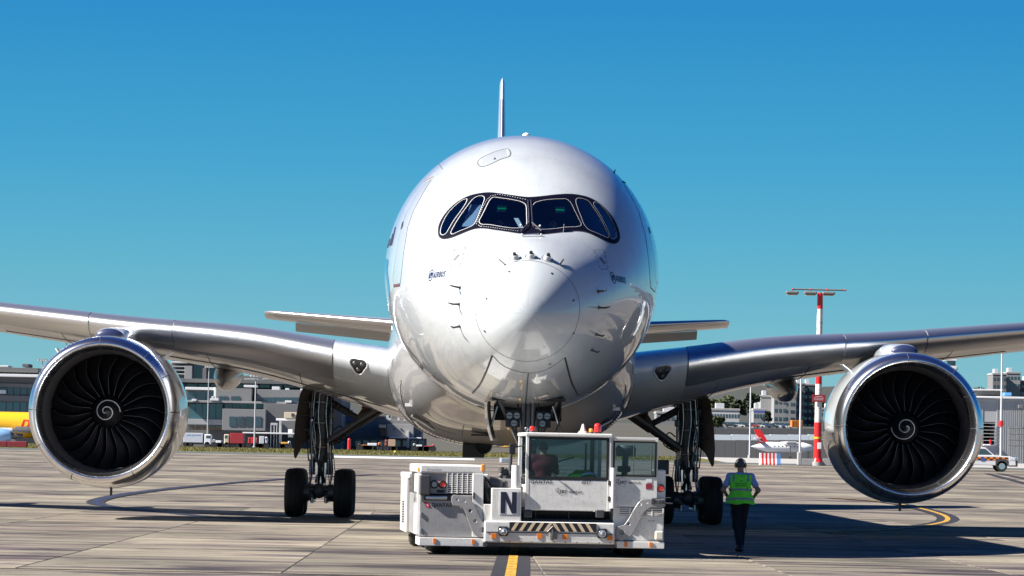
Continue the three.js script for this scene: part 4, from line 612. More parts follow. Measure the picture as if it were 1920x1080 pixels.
  mesh('airline_lettering', new THREE.PlaneGeometry(0.74, 0.13).translate(lx(831), ly(831, 946.5), -0.034), printMat(canvasTex(640, 112, g => { g.fillStyle = '#c0142a'; g.beginPath(); g.moveTo(6, 14); g.lineTo(74, 14); g.lineTo(118, 96); g.lineTo(52, 96); g.fill(); g.fillStyle = '#f2f2f2'; g.beginPath(); g.moveTo(20, 34); g.lineTo(70, 48); g.lineTo(84, 84); g.lineTo(54, 60); g.fill(); g.fillStyle = '#17171c'; g.font = 'bold 84px sans-serif'; g.textBaseline = 'middle'; g.save(); g.translate(128, 58); g.scale(1.02, 1); g.fillText('QANTAS', 0, 0); g.restore(); g.font = '34px sans-serif'; g.fillText('07', 560, 84); })), tug);
  // perforated diagonal brackets
  const bracket = (pts, holes, z) => { const s = new THREE.Shape(pts.map(([px, py]) => new THREE.Vector2(lx(px), ly(px, py)))); for (const [px, py, r] of holes) { const h = new THREE.Path(); h.absarc(lx(px), ly(px, py), r, 0, Math.PI * 2); s.holes.push(h); } return new THREE.ExtrudeGeometry(s, { depth: 0.03, bevelEnabled: true, bevelSize: 0.005, bevelThickness: 0.005, bevelSegments: 1, curveSegments: 16 }).translate(0, 0, z); };
  mesh('perforated_bracket', bracket(smooth2([[848, 929], [862, 929], [878, 932], [888, 945], [895, 962], [905, 978], [914, 986], [914, 1003], [900, 1006], [890, 1000], [880, 980], [872, 958], [864, 948], [849, 946]], true, 3), [[857, 936, 0.028], [870, 938.5, 0.036], [881.5, 957, 0.036], [891, 976, 0.036], [905, 993, 0.055]], 0.0), M.tugGrey, tug);
  mesh('perforated_bracket', bracket(smooth2([[1246, 936], [1222, 936], [1203, 938], [1193, 950], [1183, 968], [1172, 984], [1160, 988], [1157, 1004], [1164, 1013], [1178, 1009], [1188, 998], [1200, 976], [1208, 960], [1218, 952], [1228, 949], [1246, 950]], true, 3), [[1201, 945, 0.036], [1189, 963, 0.036], [1179.5, 982, 0.036], [1167, 998, 0.055], [1214, 942.5, 0.024]], -0.02), M.tugGrey, tug);
  // lower side skirts
  b('side_skirt', 787, 912, 1007.5, 1023, 0.03, -1.2, M.tugWhite, 0.012); b('side_skirt', 1158, 1248, 1015, 1028, 0.03, -1.2, M.tugWhite, 0.012);
  for (const [px, py] of [[816, 1013], [888, 1015], [1175, 1020], [1222, 1021]]) mesh('amber_reflector', box(0.06, 0.1, 0.012, lx(px), ly(px, py), 0.04, 0.005), M.orange, tug);
  // letter panel
  const np = b('letter_box', 921, 977, 915, 978, 0.05, -0.75, M.tugWhite, 0.015);
  mesh('letter_plate', plain(0.36, 0.44, 0.006, lx(953), ly(953, 942), 0.055), M.white, np);
  { const s = new THREE.Shape([[-0.15, -0.2], [-0.15, 0.2], [-0.05, 0.2], [0.06, -0.05], [0.06, 0.2], [0.15, 0.2], [0.15, -0.2], [0.06, -0.2], [-0.06, 0.06], [-0.06, -0.2]].map(p => new THREE.Vector2(...p))); mesh('big_letter', new THREE.ExtrudeGeometry(s, { depth: 0.004, bevelEnabled: false }).translate(lx(953), ly(953, 942), 0.059), mat(0.012, 0.014, 0.035, 0.5), np); }
  mesh('letter_box_cap', [rod(V(lx(948), ly(948, 913), -0.2), V(lx(948), ly(948, 904), -0.2), 0.05), rod(V(lx(948), ly(948, 906), -0.2), V(lx(948), ly(948, 902), -0.2), 0.035)], M.darkGrey, tug);
  b('bay_step', 907, 921, 945, 985, 0.0, -0.5, M.tugWhite, 0.01); b('bay_panel', 930, 968, 898, 916, -0.55, -0.9, M.tugGrey, 0.01);
  mesh('bay_machinery', [rod(V(lx(912), ly(912, 900), -0.5), V(lx(922), ly(922, 955), -0.45), 0.09), rod(V(lx(920), ly(920, 905), -0.6), V(lx(940), ly(940, 910), -0.6), 0.12), box(0.26, 0.8, 0.3, lx(915), 0.9, -0.75, 0.03)], M.darkMetal, tug);
  b('gauge_box', 946, 966, 859, 868, -1.0, -1.4, mat(0.3, 0.33, 0.38, 0.5), 0.01);
  mesh('valve_block', [...[0, 1, 2, 3, 4, 5].map(k => new THREE.CylinderGeometry(0.05, 0.06, 0.08, 10).rotateZ(0.8 * k).translate(lx(946 + (k % 3) * 9), ly(955, 880 + 4 * k), -0.9 - 0.05 * (k % 2))), rod(V(lx(962), ly(962, 902), -0.9), V(lx(964), ly(964, 845), -0.9), 0.03), box(0.18, 0.2, 0.2, lx(955), ly(955, 890), -1, 0.03)], M.darkGrey, tug);
  // cab: frame, glass, lower panel, roof
  const cz0 = -0.02, cz1 = -1.75, x0 = lx(985), x1 = lx(1145), yt = ly(1065, 812), yw1 = ly(1065, 820), yw0 = ly(1065, 898), yb = ly(1065, 957);
  const roof = mesh('cab_roof', span(x0 - 0.02, x1 + 0.02, yt - 0.07, yt, cz1 - 0.05, cz0 + 0.03, 0.02), M.tugWhite, tug);
  for (const [x, z] of [[x0 + 0.03, cz0 - 0.03], [x1 - 0.03, cz0 - 0.03], [x0 + 0.03, cz1 + 0.03], [x1 - 0.03, cz1 + 0.03]]) mesh('cab_pillar', span(x - 0.035, x + 0.035, yb, yt - 0.06, z - 0.035, z + 0.035, 0.01), M.tugWhite, tug);
  mesh('cab_panel', span(x0, x1, yb, yw0 - 0.02, cz0 - 0.06, cz0, 0.012), M.tugWhite, tug);
  mesh('cab_side_panel', span(x0, x0 + 0.05, yb, yw0 - 0.12, cz1, cz0 - 0.06, 0.01), M.tugWhite, tug); mesh('cab_side_panel', span(x1 - 0.05, x1, yb, yw0 - 0.02, cz1, cz0 - 0.06, 0.01), M.tugWhite, tug);
  mesh('cab_floor', span(x0, x1, yb, yb + 0.05, cz1, cz0 - 0.06, 0.01), M.darkGrey, tug);
  mesh('cab_rear_sill', span(x0, x1, yb, yw0 - 0.05, cz1, cz1 + 0.05, 0.01), M.tugWhite, tug);
  const win = mesh('cab_window', plain(x1 - x0 - 0.1, yw1 - yw0, 0.006, (x0 + x1) / 2, (yw0 + yw1) / 2, cz0 - 0.02), M.tugGlass, tug);
  const fr = (name, X0, X1, Y0, Y1, w, z, d, m, parent = tug) => mesh(name, [span(X0, X1, Y1 - w, Y1, z - d, z, 0.004), span(X0, X1, Y0, Y0 + w, z - d, z, 0.004), span(X0, X0 + w, Y0 + w, Y1 - w, z - d, z, 0.004), span(X1 - w, X1, Y0 + w, Y1 - w, z - d, z, 0.004)], m, parent);
  fr('window_gasket', x0 + 0.045, x1 - 0.04, yw0 - 0.005, yw1 + 0.005, 0.05, cz0 + 0.008, 0.03, M.black, win);
  mesh('rear_window', plain(x1 - x0 - 0.14, yw1 - yw0 - 0.02, 0.006, (x0 + x1) / 2, (yw0 + yw1) / 2, cz1 + 0.03), M.tugGlass, tug);
  mesh('side_window', plain(0.006, yw1 - yw0 - 0.04, Math.abs(cz1 - cz0) - 0.2, x0 + 0.03, (yw0 + yw1) / 2, (cz0 + cz1) / 2), M.tugGlass, tug);
  mesh('inner_pillar', [span(x1 - 0.22, x1 - 0.14, yw0, yw1, cz1 + 0.05, cz1 + 0.12, 0.01), span(x1 - 0.34, x1 - 0.3, yw0, yw1 - 0.1, cz1 + 0.2, cz1 + 0.24, 0.01)], M.darkGrey, tug);
  mesh('dashboard', [span(x0 + 0.06, x1 - 0.06, yw0 - 0.02, yw0 + 0.03, cz0 - 0.36, cz0 - 0.07, 0.02)], M.tugGrey, tug);
  mesh('window_wiper', [rod(V(lx(1049), ly(1049, 898), 0.02), V(lx(1030), ly(1030, 886), 0.02), 0.009), rod(V(lx(1048), ly(1048, 899), 0.0), V(lx(1048), ly(1048, 899), 0.04), 0.022)], M.black, tug);
  mesh('rear_wiper_bar', rod(V(lx(1055), ly(1055, 868), cz1 + 0.1), V(lx(1092), ly(1092, 857), cz1 + 0.1), 0.014), M.black, tug);
  mesh('window_sticker', plain(0.1, 0.055, 0.003, lx(997), ly(997, 822.5), cz0 - 0.012), printMat(canvasTex(96, 56, g => { g.fillStyle = '#69c8e0'; g.fillRect(30, 4, 30, 16); g.fillRect(6, 28, 60, 20); g.fillRect(70, 28, 14, 20); g.fillRect(64, 4, 16, 16); })), win);
  mesh('driver_seat', [box(0.46, 0.22, 0.1, lx(1022), yb + 0.42, -0.44, 0.05), box(0.5, 0.12, 0.5, lx(1022), yb + 0.3, -0.7, 0.05), box(0.2, 0.28, 0.2, lx(1022), yb + 0.14, -0.7, 0.02)], M.black, tug);
  mesh('steering_wheel', [new THREE.TorusGeometry(0.19, 0.017, 8, 28).rotateX(-1.1).translate(lx(1022), yb + 0.72, -1.22), rod(V(lx(1022), yb + 0.7, -1.24), V(lx(1022), yb + 0.1, -1.5), 0.03)], M.black, tug);
  for (const [text, px, py, w, h, font, cw, ch] of [['QANTAS', 1014.5, 903.5, 0.52, 0.085, 'bold 66px sans-serif', 384, 72], ['4517', 1098, 904.5, 0.22, 0.1, 'italic bold 66px sans-serif', 180, 80]]) mesh('cab_lettering', new THREE.PlaneGeometry(w, h).translate(lx(px), ly(px, py), cz0 + 0.006), printMat(textTex(cw, ch, text, font, '#15151a', { sx: text === 'QANTAS' ? 1.2 : 1 })), tug);
  const jbt = printMat(canvasTex(512, 180, g => { g.strokeStyle = '#3a4250'; g.lineWidth = 5; for (const [x, y, r] of [[40, 78, 30], [66, 82, 32]]) { g.beginPath(); g.arc(x, y, r, 0, 7); g.stroke(); } g.lineWidth = 3; g.beginPath(); g.arc(135, 90, 78, 0, 7); g.stroke(); g.fillStyle = '#0c0e14'; g.font = 'italic bold 74px sans-serif'; g.textBaseline = 'middle'; g.fillText('JBT', 86, 96); g.font = 'bold 56px sans-serif'; g.save(); g.translate(246, 100); g.scale(0.9, 1); g.fillText('AeroTech', 0, 0); g.restore(); }));
  mesh('maker_badge', new THREE.PlaneGeometry(0.56, 0.2).translate(lx(1068), ly(1068, 921), cz0 + 0.006), jbt, tug); 
  mesh('side_post', rod(V(lx(967) , ly(967, 938), -0.1), V(lx(967), ly(967, 872), -0.1), 0.085, 0.085, 18), M.tugWhite, tug); mesh('side_post', rod(V(lx(1149.5), ly(1150, 953), -0.02), V(lx(1149.5), ly(1150, 877), -0.02), 0.055, 0.055, 18), M.tugWhite, tug);
  for (const px of [990, 1126]) mesh('cab_mount', box(0.16, 0.14, 0.2, lx(px), ly(px, 963), -0.1, 0.02), M.darkGrey, tug);
  for (const px of [1007, 1070]) mesh('drain_hose', rod(V(lx(px), ly(px, 958), -0.3), V(lx(px), ly(px, 985), -0.3), 0.012), M.darkGrey, tug);
  mesh('under_cab_guard', span(lx(978), lx(1150), 0.6, yb - 0.02, -0.7, -0.6, 0.01), M.black, tug);
  // right bay: half door with window, lower panel, grille
  const dx0 = lx(1146), dx1 = lx(1234), dy1 = ly(1190, 820), dyw0 = ly(1190, 894), dyw1 = ly(1190, 826), dyb = ly(1190, 950);
  fr('door_frame', dx0, dx1, dyw0 - 0.02, dy1, 0.045, -0.06, 0.05, M.tugWhite); fr('door_gasket', dx0 + 0.03, dx1 - 0.025, dyw0, dyw1 - 0.01, 0.035, -0.045, 0.03, M.black);
  mesh('door_window', plain(dx1 - dx0 - 0.1, dyw1 - dyw0 - 0.03, 0.006, (dx0 + dx1) / 2, (dyw0 + dyw1) / 2, -0.07), M.tugGlass, tug);
  mesh('door_panel', span(dx0 + 0.06, dx1, dyb, dyw0, -0.12, -0.06, 0.012), M.tugWhite, tug);
  mesh('maker_badge', new THREE.PlaneGeometry(0.53, 0.19).translate(lx(1180), ly(1180, 904), -0.055), jbt, tug);
  mesh('door_label', plain(0.11, 0.09, 0.004, lx(1218), ly(1218, 900), -0.056), M.white, tug); mesh('door_label', plain(0.12, 0.1, 0.004, lx(1218), ly(1218, 912), -0.056), mat(0.3, 0.02, 0.04, 0.5), tug);
  mesh('door_handle_bar', rod(V(lx(1221), ly(1221, 835), -0.02), V(lx(1221), ly(1221, 890), -0.02), 0.012), M.darkGrey, tug); mesh('door_bar', rod(V(lx(1188), ly(1188, 828), -0.05), V(lx(1188), ly(1188, 890), -0.05), 0.008), M.darkGrey, tug);
  mesh('spare_seat', [new THREE.CylinderGeometry(0.2, 0.19, 0.16, 24).translate(lx(1184), ly(1184, 848), -1.0), new THREE.CylinderGeometry(0.16, 0.2, 0.06, 24).translate(lx(1184), ly(1184, 838), -1.0), rod(V(lx(1182), ly(1182, 895), -1), V(lx(1184), ly(1184, 855), -1), 0.06), box(0.24, 0.12, 0.24, lx(1181), ly(1181, 880), -1, 0.04)], M.darkGrey, tug);
  mesh('lamp_column', span(lx(1228), lx(1250), ly(1239, 950), ly(1239, 881), -0.4, -0.1, 0.02), M.tugWhite, tug);
  { const x = lx(1240), y = ly(1240, 915.5), l = mesh('rear_lamp', disc(0.06, 0.05, 28).translate(x, y, -0.09), M.redLens, tug); mesh('lamp_rim', new THREE.TorusGeometry(0.065, 0.012, 8, 28).translate(x, y, -0.07), M.black, l); }
  mesh('right_panel', span(lx(1152), lx(1248), ly(1200, 1014), ly(1200, 951), -3.6, -0.12, 0.015), M.tugWhite, tug);
  { const X0 = lx(1162), X1 = lx(1246), Y0 = ly(1204, 967), Y1 = ly(1204, 953); mesh('vent_back', plain(X1 - X0, Y1 - Y0, 0.01, (X0 + X1) / 2, (Y0 + Y1) / 2, -0.116), M.black, tug); for (let k = 0; k < 4; k++) mesh('vent_slat', box(X1 - X0, 0.02, 0.03, (X0 + X1) / 2, Y0 + (k + 0.5) / 4 * (Y1 - Y0), -0.1, 0.004), M.tugWhite, tug); for (let k = 0; k <= 4; k++) mesh('vent_post', box(0.03, Y1 - Y0, 0.03, X0 + k / 4 * (X1 - X0), (Y0 + Y1) / 2, -0.095, 0.004), M.tugWhite, tug); }
  mesh('step_pad', box(0.16, 0.17, 0.1, lx(1238), ly(1238, 1004), 0.0, 0.03), M.cream, tug); mesh('battery_print', new THREE.PlaneGeometry(0.2, 0.045).translate(lx(1224), ly(1224, 977), -0.115), printMat(textTex(192, 44, 'BAT 24V', 'italic 34px sans-serif', '#333')), tug);
  mesh('hand_lever', [rod(V(lx(1224), ly(1224, 942), 0.03), V(lx(1262), ly(1262, 944), 0.03), 0.012), rod(V(lx(1224), ly(1224, 935), 0.03), V(lx(1258), ly(1258, 933), 0.03), 0.008), box(0.07, 0.1, 0.05, lx(1225), ly(1225, 940), 0.02, 0.01), box(0.1, 0.07, 0.05, lx(1240), ly(1240, 941), 0.02, 0.01)], M.darkGrey, tug);
  // left flank with wheel arch fenders and stencil
  const flank = mesh('flank_panel', span(-2.2, -2.12, 0.3, 1.42, -6.4, -4.2, 0.02), M.tugWhite, tug); mesh('flank_panel', span(-2.2, -2.1, 0.35, 1.5, -1.4, -0.4, 0.02), M.tugWhite, tug); mesh('flank_top', span(-2.2, -0.6, 1.38, 1.5, -6.6, -3.6, 0.03), M.tugWhite, tug); mesh('flank_panel', span(2.32, 2.42, 0.35, 1.4, -6.4, -3.6, 0.02), M.tugWhite, tug);
  mesh('rear_arm', [span(-2.0, -0.75, 0.35, 1.0, -8.4, -6.0, 0.05), span(0.95, 2.2, 0.35, 1.0, -8.4, -6.0, 0.05)], M.tugWhite, tug);
  mesh('nose_wheel_cradle', [span(-0.75, 0.95, 0.3, 0.42, -6.2, -4.6, 0.03), span(-0.75, 0.95, 0.42, 0.75, -4.75, -4.55, 0.03)], M.darkMetal, tug);
  mesh('flank_lettering', new THREE.PlaneGeometry(1.2, 0.5).rotateY(-Math.PI / 2).translate(-2.206, 1.05, -0.9), printMat(textTex(512, 200, 'QANTAS', 'bold 120px sans-serif', '#222', { sx: 0.9 })), tug);
  for (let k = 0; k < 9; k++) mesh('flank_louvre', box(0.02, 0.03, 0.5, -2.205, 0.5 + k * 0.05, -5.2, 0.005), M.black, flank);
  for (const [x, z] of [[-1.72, -2.3], [1.95, -2.3], [-1.85, -5.4], [2.05, -5.4]]) { const w = mesh('tyre', wheelGeo(0.5, 0.42, x, 0.5, z), M.rubber, tug); mesh('wheel_hub', new THREE.CylinderGeometry(0.26, 0.26, 0.44, 20).rotateZ(Math.PI / 2).translate(x, 0.5, z), M.tugWhite, w); }
  for (const [x, z] of [[-1.72, -0.85], [1.95, -0.85]]) { const w = mesh('tyre', wheelGeo(0.42, 0.4, x, 0.42, z), M.rubber, tug); mesh('wheel_hub', new THREE.CylinderGeometry(0.2, 0.2, 0.42, 20).rotateZ(Math.PI / 2).translate(x, 0.42, z), M.tugWhite, w); }
  for (let k = 0; k < 12; k++) mesh('bumper_bolt', new THREE.CylinderGeometry(0.012, 0.012, 0.012, 6).rotateX(Math.PI / 2).translate(lx(914 + k * 21), ly(914 + k * 21, 1014 + k * 0.3), 0.104), M.darkMetal, tug);
  for (const [a, q, z] of [[[905, 905], [935, 975], -0.3], [[912, 895], [928, 960], -0.4], [[958, 900], [975, 965], -0.75]]) mesh('hydraulic_hose', tube([V(lx(a[0]), ly(...a), z), V(lx(a[0]) + 0.12, ly(...a) - 0.2, z + 0.12), V(lx(q[0]) - 0.08, ly(...q) + 0.15, z + 0.1), V(lx(q[0]), ly(...q), z)], 0.02, 20, 6), M.black, tug);
  for (const py of [905, 935]) mesh('cab_hinge', box(0.05, 0.09, 0.05, lx(1142), ly(1142, py), 0.0, 0.01), M.darkMetal, tug);
  for (const [px, py] of [[795, 1000], [795, 932], [900, 1000]]) mesh('panel_bolt', new THREE.CylinderGeometry(0.014, 0.014, 0.02, 6).rotateX(Math.PI / 2).translate(lx(px), ly(px, py), -0.03), M.darkMetal, tug);
  mesh('rubber_strip', span(lx(912), lx(1150), ly(1031, 999.5), ly(1031, 998), 0.1, 0.112, 0.002), M.black, tug);
  mesh('mirror_arm', [rod(V(lx(985), ly(985, 835), -0.1), V(lx(962), ly(962, 838), 0.05), 0.012), box(0.12, 0.2, 0.04, lx(958), ly(958, 842), 0.05, 0.02)], M.black, tug);
  // on the roof
  const yr = yt;
  const beacon = (px, h, r, m, z = -0.3) => { const x = lx(px), g = mesh('beacon_base', new THREE.CylinderGeometry(r * 1.1, r * 1.2, 0.03, 20).translate(x, yr + 0.015, z), M.darkGrey, tug); mesh('beacon_lens', new THREE.LatheGeometry([[r, 0], [r, h * 0.7], [r * 0.8, h * 0.92], [0.001, h]].map(p => new THREE.Vector2(...p)), 20).translate(x, yr + 0.03, z), m, g); };
  beacon(998, 0.09, 0.055, M.redLens); beacon(1121.5, 0.17, 0.068, M.redLens); beacon(1108, 0.07, 0.04, M.amberLens, -0.2);
  mesh('antenna_cone', new THREE.LatheGeometry([[0.1, 0], [0.095, 0.02], [0.05, 0.06], [0.022, 0.17], [0.001, 0.185]].map(p => new THREE.Vector2(...p)), 20).translate(lx(1094), yr, -0.3), M.cream, tug);
  mesh('lifting_eye', [new THREE.TorusGeometry(0.03, 0.01, 8, 18).translate(lx(985.5), yr + 0.06, -0.1), rod(V(lx(985.5), yr, -0.1), V(lx(985.5), yr + 0.04, -0.1), 0.016)], M.metal, tug);
}
// green high-visibility garment left on the dashboard
{
  const g = tag(mesh('high_visibility_jacket', new THREE.BufferGeometry(), mat(0.05, 0.5, 0.03, 0.8)), 'crumpled green safety jacket lying behind the tow tractor windscreen', 'jacket');
  const yw = ly(1065, 898) + 0.03;
  g.geometry = grid(26, 12, (i, j) => { const u = i / 26, v = j / 12, e = Math.sin(u * Math.PI) * Math.sin(v * Math.PI); return [lx(1062) + u * 0.62, yw + 0.005 + Math.max(0, e * (0.1 + 0.1 * fbm(u * 7, v * 6, 3, 64, 64))), -0.12 - v * 0.22]; });
  g.position.copy(tug.position); g.rotation.y = tug.rotation.y;
  const p = tag(mesh('folded_papers', grid(12, 6, (i, j) => { const u = i / 12, v = j / 6; return [lx(1088) + u * 0.34, yw + 0.03 + 0.09 * Math.sin(u * 3) * (0.4 + v * 0.6), -0.1 - v * 0.06]; }), mat(0.18, 0.28, 0.5, 0.7)), 'folded blue papers lying beside the green jacket in the cab', 'papers');
  p.position.copy(tug.position); p.rotation.y = tug.rotation.y;
}

// ---------------------------------------------------------------- people
function person(o) {   // joints in metres; facing -z unless turned
  const J = o.joints, B = [], k = 0.04, bone = (a, b, ra, rb) => cone(J[a], J[b], ra, rb);
  const torso = [cone(J.hip, J.belly, 0.135, 0.13), cone(J.belly, J.chest, 0.135, 0.14), cone([J.chest[0] - 0.09, J.chest[1], J.chest[2]], [J.chest[0] + 0.09, J.chest[1], J.chest[2]], 0.12, 0.12), cone(J.shL, J.shR, 0.075, 0.075), cone([J.hip[0] - 0.07, J.hip[1], J.hip[2]], [J.hip[0] + 0.07, J.hip[1], J.hip[2]], 0.12, 0.12)];
  const arm = s => [bone('sh' + s, 'el' + s, 0.058, 0.045), bone('el' + s, 'wr' + s, 0.045, 0.03)], leg = s => [bone('hp' + s, 'kn' + s, 0.092, 0.062), bone('kn' + s, 'an' + s, 0.06, 0.042)], foot = s => [bone('an' + s, 'to' + s, 0.045, 0.036), bone('an' + s, 'he' + s, 0.045, 0.038)];
  const H = J.head, f = o.face || [0, 0, -1];
  const headF = join([blob(H, [0.078, 0.115, 0.095]), blob([H[0] + f[0] * 0.025, H[1] - 0.055, H[2] + f[2] * 0.025], [0.058, 0.065, 0.07]), cone(J.neck, [H[0], H[1] - 0.06, H[2]], 0.06, 0.055)], 0.03);
  const rx = -f[2], rz = f[0];   // the figure's right
  const features = join([cone([H[0] + f[0] * 0.095, H[1] + 0.01, H[2] + f[2] * 0.095], [H[0] + f[0] * 0.115, H[1] - 0.025, H[2] + f[2] * 0.115], 0.008, 0.015), blob([H[0] + rx * 0.08, H[1] - 0.01, H[2] + rz * 0.08], [0.018, 0.034, 0.024]), blob([H[0] - rx * 0.08, H[1] - 0.01, H[2] - rz * 0.08], [0.018, 0.034, 0.024]), cone([H[0] + f[0] * 0.09 - 0.02, H[1] - 0.065, H[2] + f[2] * 0.09], [H[0] + f[0] * 0.09 + 0.02, H[1] - 0.065, H[2] + f[2] * 0.09], 0.008, 0.008)], 0.01);
  const whole = join([...torso, ...arm('L'), ...arm('R'), ...leg('L'), ...leg('R'), ...foot('L'), ...foot('R'), cone(J.chest, J.neck, 0.08, 0.06), headF], k);
  const bodyF = (x, y, z) => smin(whole(x, y, z), features(x, y, z), 0.015);
  const all = Object.values(J), lo = [0, 1, 2].map(i => Math.min(...all.map(p => p[i])) - 0.22), hi = [0, 1, 2].map(i => Math.max(...all.map(p => p[i])) + 0.22);
  const p = thing('person', o.label, 'person', o.at, o.turn || 0);
  const hand = s => {   // palm, four fingers and a thumb closing round what is held
    const w = V(...J['wr' + s]), e = V(...J['el' + s]), d = w.clone().sub(e).normalize(), sd = s === 'L' ? -1 : 1, up = Math.abs(d.y) > 0.8 ? V(0, 0, -1) : V(0, 1, 0), across = d.clone().cross(up).normalize(), palmN = across.clone().cross(d).normalize().negate();
    const P = (a, b, c) => { const q = w.clone().addScaledVector(d, a).addScaledVector(across, b).addScaledVector(palmN, c); return [q.x, q.y, q.z]; }, L = [cone(P(-0.03, 0, 0), P(0.02, 0, 0), 0.027, 0.027), cone(P(0.03, -0.025, 0), P(0.08, -0.028, 0), 0.016, 0.014), cone(P(0.03, 0.02, 0), P(0.08, 0.026, 0), 0.017, 0.014)], F = [];
    [[-0.03, 0.026], [-0.01, 0.033], [0.01, 0.031], [0.029, 0.023]].forEach(([b, l]) => F.push(cone(P(0.085, b, 0), P(0.085 + l, b, 0.014), 0.009, 0.0085), cone(P(0.085 + l, b, 0.014), P(0.088 + l, b, 0.042), 0.0085, 0.008), cone(P(0.088 + l, b, 0.042), P(0.076 + l, b * 0.9, 0.06), 0.008, 0.007)));
    F.push(cone(P(0.03, -sd * 0.03, 0.005), P(0.055, -sd * 0.05, 0.025), 0.012, 0.0105), cone(P(0.055, -sd * 0.05, 0.025), P(0.08, -sd * 0.04, 0.045), 0.01, 0.008));
    const palm = join(L, 0.02), fn = (x, y, z) => { let q = palm(x, y, z); for (const g of F) q = Math.min(smin(q, g(x, y, z), 0.006), q); return q; }, c = P(0.05, 0, 0.02);
    return surfaceNet(fn, c.map(v => v - 0.12), c.map(v => v + 0.12), 0.004);
  };
  mesh('body', mg([surfaceNet(bodyF, lo, hi, 0.014), hand('L'), hand('R')]), M.skin, p);
  const cut = (fn, off, test) => (x, y, z) => Math.max(fn(x, y, z) - off, test(x, y, z));
  const legsF = join([...leg('L'), ...leg('R'), torso[0], torso[4]], 0.05), topF = join([...torso, cone(J.chest, J.neck, 0.07, 0.05), bone('shL', 'elL', 0.064, 0.056), bone('shR', 'elR', 0.064, 0.056), ...(o.longSleeves ? [bone('elL', 'wrL', 0.05, 0.04), bone('elR', 'wrR', 0.05, 0.04)] : [])], 0.045);
  const slice = (a, b, lo_, hi_) => { const A = V(...a), d = V(...b).sub(A), L = d.length(); d.normalize(); return (x, y, z) => { const t = (x - A.x) * d.x + (y - A.y) * d.y + (z - A.z) * d.z; return Math.max(lo_ - t, t - hi_ * L); }; };
  mesh('trousers', surfaceNet(cut(legsF, 0.016, (x, y, z) => o.seated ? Math.max(y - (J.hip[1] + 0.1), J.anL[1] + 0.05 - y) : Math.max(y - (J.hip[1] + 0.09), 0.075 - y)), lo, hi, 0.014), o.trousers, p);
  const sleeveEnd = s => { const S = V(...J['sh' + s]), E = V(...J['el' + s]), d = E.clone().sub(S), L = d.length(); d.normalize(); return (x, y, z) => ((x - S.x) * d.x + (y - S.y) * d.y + (z - S.z) * d.z) - L * 0.72; };
  const armL = join([bone('shL', 'elL', 0.07, 0.066)], 0.01), armR = join([bone('shR', 'elR', 0.07, 0.066)], 0.01), trunkF = join([...torso, cone(J.chest, J.neck, 0.07, 0.062)], 0.045), sL = sleeveEnd('L'), sR = sleeveEnd('R');
  const shirtF = o.longSleeves ? cut(topF, 0.014, (x, y, z) => Math.max(J.hip[1] + 0.02 - y, y - (J.neck[1] + 0.015))) : (x, y, z) => Math.min(Math.max(trunkF(x, y, z) - 0.014, J.hip[1] + 0.02 - y, y - (J.neck[1] + 0.015)), Math.max(armL(x, y, z), sL(x, y, z)), Math.max(armR(x, y, z), sR(x, y, z)));
  mesh('shirt', surfaceNet(shirtF, lo, hi, 0.014), o.shirt, p);
  for (const s of ['L', 'R']) { const fn = join(foot(s), 0.03), c = J['an' + s]; mesh('shoe', surfaceNet((x, y, z) => Math.max(fn(x, y, z) - 0.014, J['to' + s][1] - 0.05 - y, y - (c[1] + 0.05)), [c[0] - 0.14, J['to' + s][1] - 0.1, c[2] - 0.32], [c[0] + 0.14, c[1] + 0.12, c[2] + 0.3], 0.01), M.black, p); }
  mesh('hair', surfaceNet((x, y, z) => Math.max(blob(H, [0.085, 0.12, 0.103])(x, y, z), (x - H[0]) * f[0] + (z - H[2]) * f[2] - (y > H[1] + 0.05 ? 0.085 : 0.02), H[1] - 0.055 - y), H.map(v => v - 0.17), H.map(v => v + 0.17), 0.009), o.hair || M.hair, p);
  for (const q of [-1, 1]) mesh('eye', new THREE.SphereGeometry(0.011, 10, 8).translate(H[0] + f[0] * 0.088 + q * 0.032 * Math.abs(rx || 1), H[1] + 0.012, H[2] + f[2] * 0.088), M.white, p);
  return { p, J, trunkF, lo, hi, H };
}
